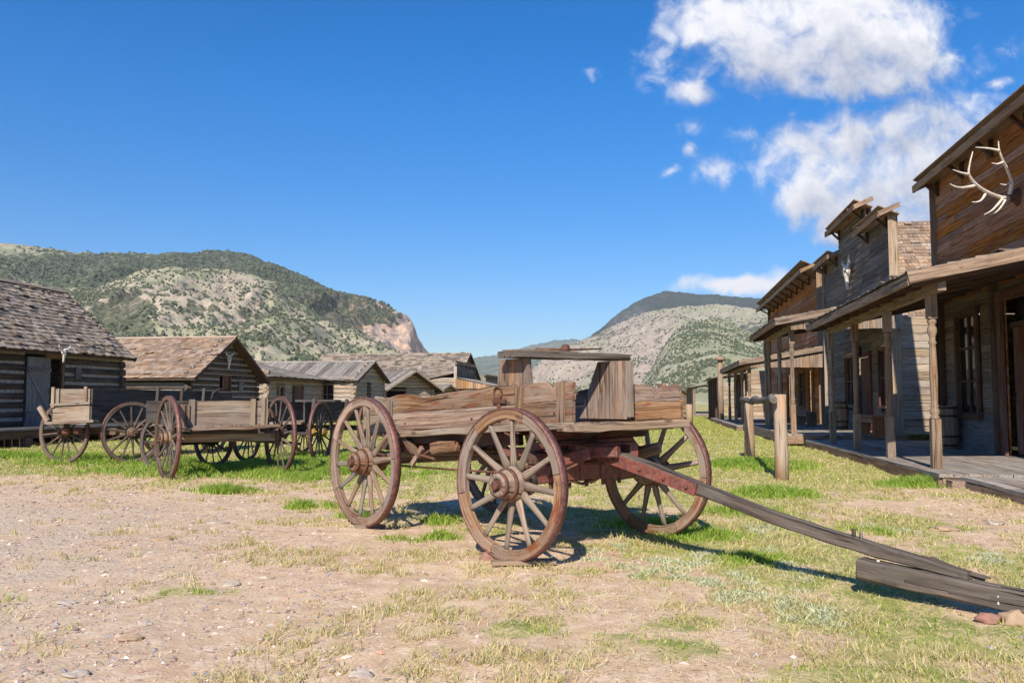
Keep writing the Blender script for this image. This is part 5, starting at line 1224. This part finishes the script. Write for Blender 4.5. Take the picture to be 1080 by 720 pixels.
# forward hounds, red iron, and the tongue
for sg in (-1, 1):
    m = MB(); m.board(Fp(-.62, sg*.40, .80), Fp(-.1, sg*.27, .83), .075, .08, bev=.01); m.board(Fp(-.1, sg*.27, .83), Fp(.42, sg*.10, .835), .08, .095, bev=.01, seg=2)
    m.build_each('hound', M['red_iron'], W)
m = MB(); m.board(Fp(.10, -.32, .85), Fp(.22, .32, .86), .10, .09, bev=.012); m.board(Fp(.05, -.38, .76), Fp(.30, -.34, .83), .05, .1, bev=.01); m.build_each('hound_crosspiece', M['red_iron'], W)
m = MB(); m.tube([Fp(.02, -.56, .62), Fp(.18, -.40, .72), Fp(.30, -.26, .82)], .012, 6); m.tube([Fp(.02, .5, .62), Fp(.25, .3, .72), Fp(.4, .16, .76)], .014, 6); m.tube([Fp(-.05, -.7, .78), Fp(.08, -.55, .86), Fp(.05, -.4, .90), Fp(.2, -.25, .88)], .012, 6)
m.tube([Fp(.02, -.3, .6), Fp(.04, -.12, .55), Fp(.02, .1, .6)], .014, 6)
for k in range(5): m.lathe([(0, .02), (.05, .018), (.06, .01)], Fp(.03, -.5+.22*k, .585), -ZD, 8)
m.build_each('iron_rod', M['rust'], W)
for k in (-.45, -.15, .12, .38): m = MB(); m.board(Fp(.0, k, .58), Fp(.0, k, .755), .05, .135, td, bev=.004); m.build('axle_clip', M['red_iron'], W)
m = MB(); m.tube([Fp(-.3, .35, .55), Fp(-.25, .5, .62)], .06, 8); m.tube([Fp(.1, .55, .78), Fp(.3, .62, .84)], [.06, .05], 8); m.build_each('step_block', M['hero'], W)
TZ = [(0, .86), (.21, .809), (.79, .665), (1.10, .587), (1.63, .455), (1.89, .395), (2.19, .335), (2.45, .288), (2.75, .245), (3.02, .205), (3.2, .18)]
def tz(t_): return float(np.interp(t_, [p[0] for p in TZ], [p[1] for p in TZ]))
m = MB(); rings = []; gl = []; n = 26
for k in range(n+1):
    t_ = .02+3.02*k/n; q_ = min(1, max(0, (t_-.7)/.5)); w2 = .066-.012*q_-.003*t_; h2 = .058-.012*q_-.002*t_
    if t_ > 2.5: h2 *= 1-(t_-2.5)*.75
    o = random.uniform(-.002, .002); z = tz(t_)
    e = .008; cs = [(-w2+e, -h2), (w2-e, -h2), (w2, -h2+e), (w2, h2-e), (w2-e, h2), (-w2+e, h2), (-w2, h2-e), (-w2, -h2+e)]
    tz_ = [Fp(t_, x+o, z+y+o+random.uniform(-.002, .002)) for x, y in cs]; rings.append(tz_); gl.append(t_)
m.ring_solid(rings, gl, cs, .6)
for k in range(8): m.board(Fp(2.45+.05*k, -.042+.012*k, tz(2.6)+.006-.004*(k%3)), Fp(3.02+.13*random.random(), -.042+.013*k, tz(3.08)+random.uniform(-.014, .018)), .018, .030, seg=4, jit=.003, taper=.4)
m.tube([Fp(2.33, 0, tz(2.33)+.03), Fp(2.33, 0, tz(2.33)+.095)], [.012, .015], 6); m.tube([Fp(2.38, 0, tz(2.38)+.03), Fp(2.38, 0, tz(2.38)+.085)], .012, 6)
m.build('tongue', M['tongue'], W)
m = MB()
m.board(Fp(.12, -.085, .825), Fp(1.14, -.066, .578), .018, .098, bev=.003, seg=3)
m.build_each('tongue_strap', M['red_iron'], W)
m = MB(); m.board(Fp(.12, .085, .825), Fp(1.1, .066, .587), .018, .09, bev=.003, seg=2); m.build_each('tongue_strap', M['red_iron'], W)
m = MB()
for t_ in (.35, .62, .85, 1.06): m.lathe([(0, .016), (.012, .014), (.02, .006)], Fp(t_, -.088+.01*t_, tz(t_)-.005), -fa, 8)
m.build_each('strap_bolt', M['rust'], W)
# loose beam, blocks
Bq = thing('broken_beam', Fp(2.9, 0, 0), 'thick split grey beam lying on stones under the tip of the wagon tongue', 'beam')
m = MB(); rings = []; n = 16; gl = []
for k in range(n+1):
    t_ = 2.36+2.1*k/n; f = k/n; w2 = .062; h2 = .066-.008*f; e = .014+.004*math.sin(k*1.7); z = .162-.157*f+.045*f*f
    cs = [(-w2+e, -h2), (w2-e, -h2), (w2, -h2+e), (w2, h2-e), (w2-e, h2), (-w2+e, h2), (-w2, h2-e), (-w2, -h2+e)]
    o = random.uniform(-.003, .003); rings.append([Fp(t_+(random.uniform(0, .03) if k in (0, n) else 0), x-.03+o+random.uniform(-.002, .002), z+y+random.uniform(-.003, .003)) for x, y in cs]); gl.append(t_)
m.ring_solid(rings, gl, cs, .35)
for k in range(7):
    a_ = 2.40+random.uniform(0, .9); q = random.uniform(-.05, .05); m.board(Fp(a_, -.03+q*.8, .162-.14*(a_-2.36)/2.1+.060), Fp(a_+random.uniform(.4, .9), -.03+q, .162-.14*(a_-1.85)/2.1+.056), .014, .016, seg=4, jit=.002, taper=.5)
for k in range(5):
    a_ = 2.36+random.uniform(0, 1.2); q = random.uniform(-.04, .04); m.board(Fp(a_, -.094, .162-.14*(a_-2.36)/2.1+q), Fp(a_+random.uniform(.4, .9), -.093, .162-.14*(a_-1.85)/2.1+q), .010, .016, seg=4, jit=.002, taper=.5)
m.build('timber', M['tongue'], Bq)
m = MB(); m.board(Fp(3.22, -.096, .075), Fp(3.22, -.096, .125), .008, .004, fa); m.lathe([(0, .012), (.012, .01)], Fp(2.5, -.03, .215), ZD, 8); m.build_each('nail', M['bone'], Bq)
m = MB(); m.board(Vector((-.16, 6.66, .012)), Vector((.34, 6.72, .012)), .13, .03, bev=.004, seg=4, jit=.004, ragged=.006); o = m.build('plank', M['w_tan'], None, origin=(.1, 6.6, 0)); tag(o, 'short weathered plank under the near front wheel of the big wagon', 'plank')
m = MB(); m.board(Vector((-1.55, 8.56, .008)), Vector((-1.28, 8.66, .008)), .10, .03, bev=.004, seg=3, jit=.004); o = m.build('plank', M['w_tan'], None, origin=(-1.4, 8.5, 0)); tag(o, 'short weathered plank under the rear wheel of the big wagon', 'plank')
# ---- the older wagons at left
wheel_meshes(.62, 14, 'b', M['w_spoke'], M['w_spoke'], M['hero'], .055, .06, .28, .095, .03, spr=1.0)
wheel_meshes(.67, 14, 'c', M['w_spoke'], M['w_spoke'], M['w_tan'], .055, .06, .30, .09, .04, spr=.95)
wheel_meshes(.50, 12, 'cf', M['w_dark'], M['w_dark'], M['w_dark'], .05, .055, .26, .08, .03, spr=.8)
def box_wagon(name, label, O, D, Wd, L, z0, h, frontmat, sidemat, tail=True, back=True, posts=()):
    """O = centre of the near end, D = direction of the body away from us"""
    O = Vector((O[0], O[1], 0)); D = Vector((D[0], D[1], 0)).normalized(); A = D.cross(ZD).normalized()
    t = thing(name, O+D*L/2, label, 'wagon')
    m = MB()
    for k in range(5): x = -Wd/2+Wd*(k+.5)/5; m.board(O+A*x-D*.12+ZD*(z0-.02), O+A*x+D*L+ZD*(z0-.02), Wd/5*.97, .04, seg=4, jit=.003)
    m.build('floor_boards', M['w_tan'], t)
    for sg in (-1, 1):
        for k in range(2):
            m = MB(); z = z0+h*(k+.5)/2; m.board(O+A*(sg*Wd/2)+ZD*z, O+A*(sg*Wd/2)+D*L+ZD*z, .035, h/2*.97, seg=8, jit=.003, ragged=.006); m.build('side_board', sidemat, t)
    if tail:
        for k in range(2):
            m = MB(); z = z0+h*(k+.5)/2; m.board(O-A*(Wd/2-.02)+ZD*z, O+A*(Wd/2-.02)+ZD*z, .035, h/2*.97, seg=5, jit=.003, ragged=.008); m.build('end_board', frontmat, t)
    if back:
        m = MB(); m.board(O-A*(Wd/2-.02)+D*L+ZD*(z0+h/2), O+A*(Wd/2-.02)+D*L+ZD*(z0+h/2), .035, h); m.build('end_board', sidemat, t)
    for s_ in posts:
        m = MB(); m.board(O+A*(Wd/2+.04)+D*s_+ZD*(z0-.05), O+A*(Wd/2+.10)+D*s_+ZD*(z0+h+.06), .07, .05, D); m.build('stake', M['w_dark'], t)
    return t, O, D, A
# wagon B
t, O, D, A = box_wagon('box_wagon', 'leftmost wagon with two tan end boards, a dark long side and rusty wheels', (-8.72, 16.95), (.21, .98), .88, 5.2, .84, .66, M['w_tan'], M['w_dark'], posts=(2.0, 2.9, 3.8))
m = MB(); m.board(O-A*.40-D*.035+ZD*1.13, O-A*.40-D*.035+ZD*1.53, .07, .04, D); m.board(O+A*.34-D*.035+ZD*1.2, O+A*.34-D*.035+ZD*1.54, .07, .04, D)
m.board(O-A*.28-D*.04+ZD*1.17, O-A*.28-D*.04+ZD*1.50, .05, .035, D); m.board(O-A*.45-D*.035+ZD*1.18, O+A*.45-D*.035+ZD*1.22, .05, .045); m.build_each('end_cleat', M['w_tan'], t)
m = MB(); m.board(O-A*.50-D*.06+ZD*.82, O+A*.62-D*.06+ZD*.86, .16, .05, seg=3, jit=.006, ragged=.01); m.board(O-A*.45-D*.1+ZD*.86, O-A*.66-D*.1+ZD*1.14, .09, .05, D); m.build_each('footboard', M['w_tan'], t)
ab = Vector((.24, .97, 0)).normalized()
put_wheel(t, 'b', (-9.06, 17.40, .62), (-.3, -.95, 0), .1); put_wheel(t, 'b', (-7.72, 17.42, .62), (.72, -.69, 0), .3)
m = MB(); m.board((-9.0, 17.42, .64), (-7.75, 17.42, .64), .12, .13); m.build_each('front_axle', M['hero'], t)
m = MB(); m.lathe([(0, .09), (.12, .085), (.16, .05)], (-8.95, 17.2, .66), (.5, -.85, 0), 10); m.lathe([(0, .07), (.12, .06)], (-8.7, 17.1, .66), (.9, -.35, 0), 10); m.build_each('axle_end', M['red_iron'], t)
put_wheel(t, 'b', O+D*3.9+A*.72+ZD*.62, A, .2); put_wheel(t, 'b', O+D*3.9-A*.72+ZD*.62, -A, .2)
m = MB(); m.board(O+D*3.9-A*.7+ZD*.63, O+D*3.9+A*.7+ZD*.63, .12, .12); m.board(O+D*3.9-A*.5+ZD*.75, O+D*3.9+A*.5+ZD*.75, .12, .12); m.build_each('rear_axle', M['w_dark'], t)
m = MB(); m.board(O+D*.3+ZD*.66, O+D*4.1+ZD*.66, .09, .09); m.build('reach', M['w_dark'], t)
# wagon C
aC = Vector((.8, .6, 0)); bC = Vector((-.6, .8, 0)); rc = Vector((-4.77, 14.22, 0))
O0 = rc-bC*.12
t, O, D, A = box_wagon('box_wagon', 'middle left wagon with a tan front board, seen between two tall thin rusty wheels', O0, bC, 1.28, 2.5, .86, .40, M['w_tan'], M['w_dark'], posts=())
put_wheel(t, 'c', rc-aC*.86+ZD*.67, -aC, .12); put_wheel(t, 'c', rc+aC*.92+ZD*.67, aC, .3)
m = MB(); m.board(O-A*.80-D*.12+ZD*.80, O+A*.84-D*.12+ZD*.83, .22, .045, seg=5, jit=.006, ragged=.012); m.build_each('footboard', M['hero'], t)
m = MB(); m.board(O-A*.58-D*.035+ZD*.84, O-A*.58-D*.035+ZD*1.28, .08, .045, D); m.board(O+A*.42-D*.035+ZD*.84, O+A*.42-D*.035+ZD*1.29, .07, .045, D); m.board(O+A*.62-D*.035+ZD*.84, O+A*.62-D*.035+ZD*1.3, .09, .05, D); m.build_each('end_cleat', M['w_tan'], t)
m = MB(); m.board(O-A*.76-D*.08+ZD*.84, O-A*.76-D*.08+ZD*1.2, .1, .05, D); m.board(O-A*.66-D*.06+ZD*.84, O-A*.66-D*.06+ZD*1.2, .06, .05, D); m.build_each('corner_stake', M['hero'], t)
m = MB(); m.board(rc-aC*.80+ZD*.66, rc+aC*.85+ZD*.64, .13, .13, bev=.01); m.build_each('rear_axle', M['w_tan'], t)
m = MB(); m.board(rc-aC*.55+ZD*.76, rc+aC*.55+ZD*.76, .11, .10); m.build('rear_bolster', M['w_dark'], t)
fm = rc+bC*2.05; fC = Vector((.48, .88, 0)).normalized()
put_wheel(t, 'cf', fm+fC*.58+ZD*.50, fC, .2); put_wheel(t, 'cf', fm-fC*.58+ZD*.50, -fC, .2)
m = MB(); m.board(fm-fC*.55+ZD*.50, fm+fC*.55+ZD*.50, .11, .11); m.board(fm-ZD*-.62-fC*.4, fm+ZD*.62+fC*.4, .11, .12); m.build_each('front_axle', M['w_dark'], t)
m = MB(); m.board(rc+ZD*.62, fm+ZD*.56, .08, .08); m.build('reach', M['w_dark'], t)
m = MB(); m.tube([rc+aC*.2+ZD*.55, rc+aC*.35+bC*1.0+ZD*.4, fm+aC*.3+ZD*.45], .014, 6); m.tube([rc+aC*1.0+bC*1.5+ZD*.52, rc+aC*1.4+bC*.2+ZD*.5], .03, 6); m.tube([O+A*.66+ZD*1.24, O+A*.86-D*.02+ZD*.9], .012, 6)
m.build_each('iron_rod', M['rust'], t)
m = MB(); Sx = O+D*1.7+A*.35+ZD*1.2; m.tube([Sx+A*-.1, Sx+A*-.05+ZD*.2, Sx+A*.05+ZD*.27, Sx+A*.2+ZD*.26], .02, 6); m.tube([Sx+ZD*.22+A*.05, Sx+ZD*.2+A*.9], .012, 6); m.build_each('brake_lever', M['iron'], t)
# wagon D
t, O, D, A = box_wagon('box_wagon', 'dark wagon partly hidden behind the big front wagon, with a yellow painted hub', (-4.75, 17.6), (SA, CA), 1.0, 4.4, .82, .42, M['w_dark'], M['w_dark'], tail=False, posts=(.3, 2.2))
put_wheel(t, 'b', O+D*.15+A*.78+ZD*.62, A, .1, M['yellow_iron']); put_wheel(t, 'b', O+D*.15-A*.78+ZD*.62, -A, .1)
put_wheel(t, 'b', O+D*3.0+A*.78+ZD*.62, A, .1, M['yellow_iron']); put_wheel(t, 'b', O+D*3.0-A*.78+ZD*.62, -A, .1)
m = MB(); m.board(O+D*.15-A*.75+ZD*.62, O+D*.15+A*.75+ZD*.62, .12, .12); m.board(O+D*3.0-A*.75+ZD*.62, O+D*3.0+A*.75+ZD*.62, .12, .12); m.board(O+D*.1-A*.5+ZD*.74, O+D*.1+A*.5+ZD*.74, .12, .11); m.build_each('axle', M['w_dark'], t)
m = MB(); m.board(O+D*.0+A*.1+ZD*.66, O+D*3.2+A*.1+ZD*.66, .09, .09); m.build('reach', M['w_dark'], t)
m = MB(); m.board(O+D*1.9+A*.5+ZD*1.26, O+D*2.0-A*.5+ZD*1.26, .3, .05); m.build('seat_board', M['w_dark'], t)
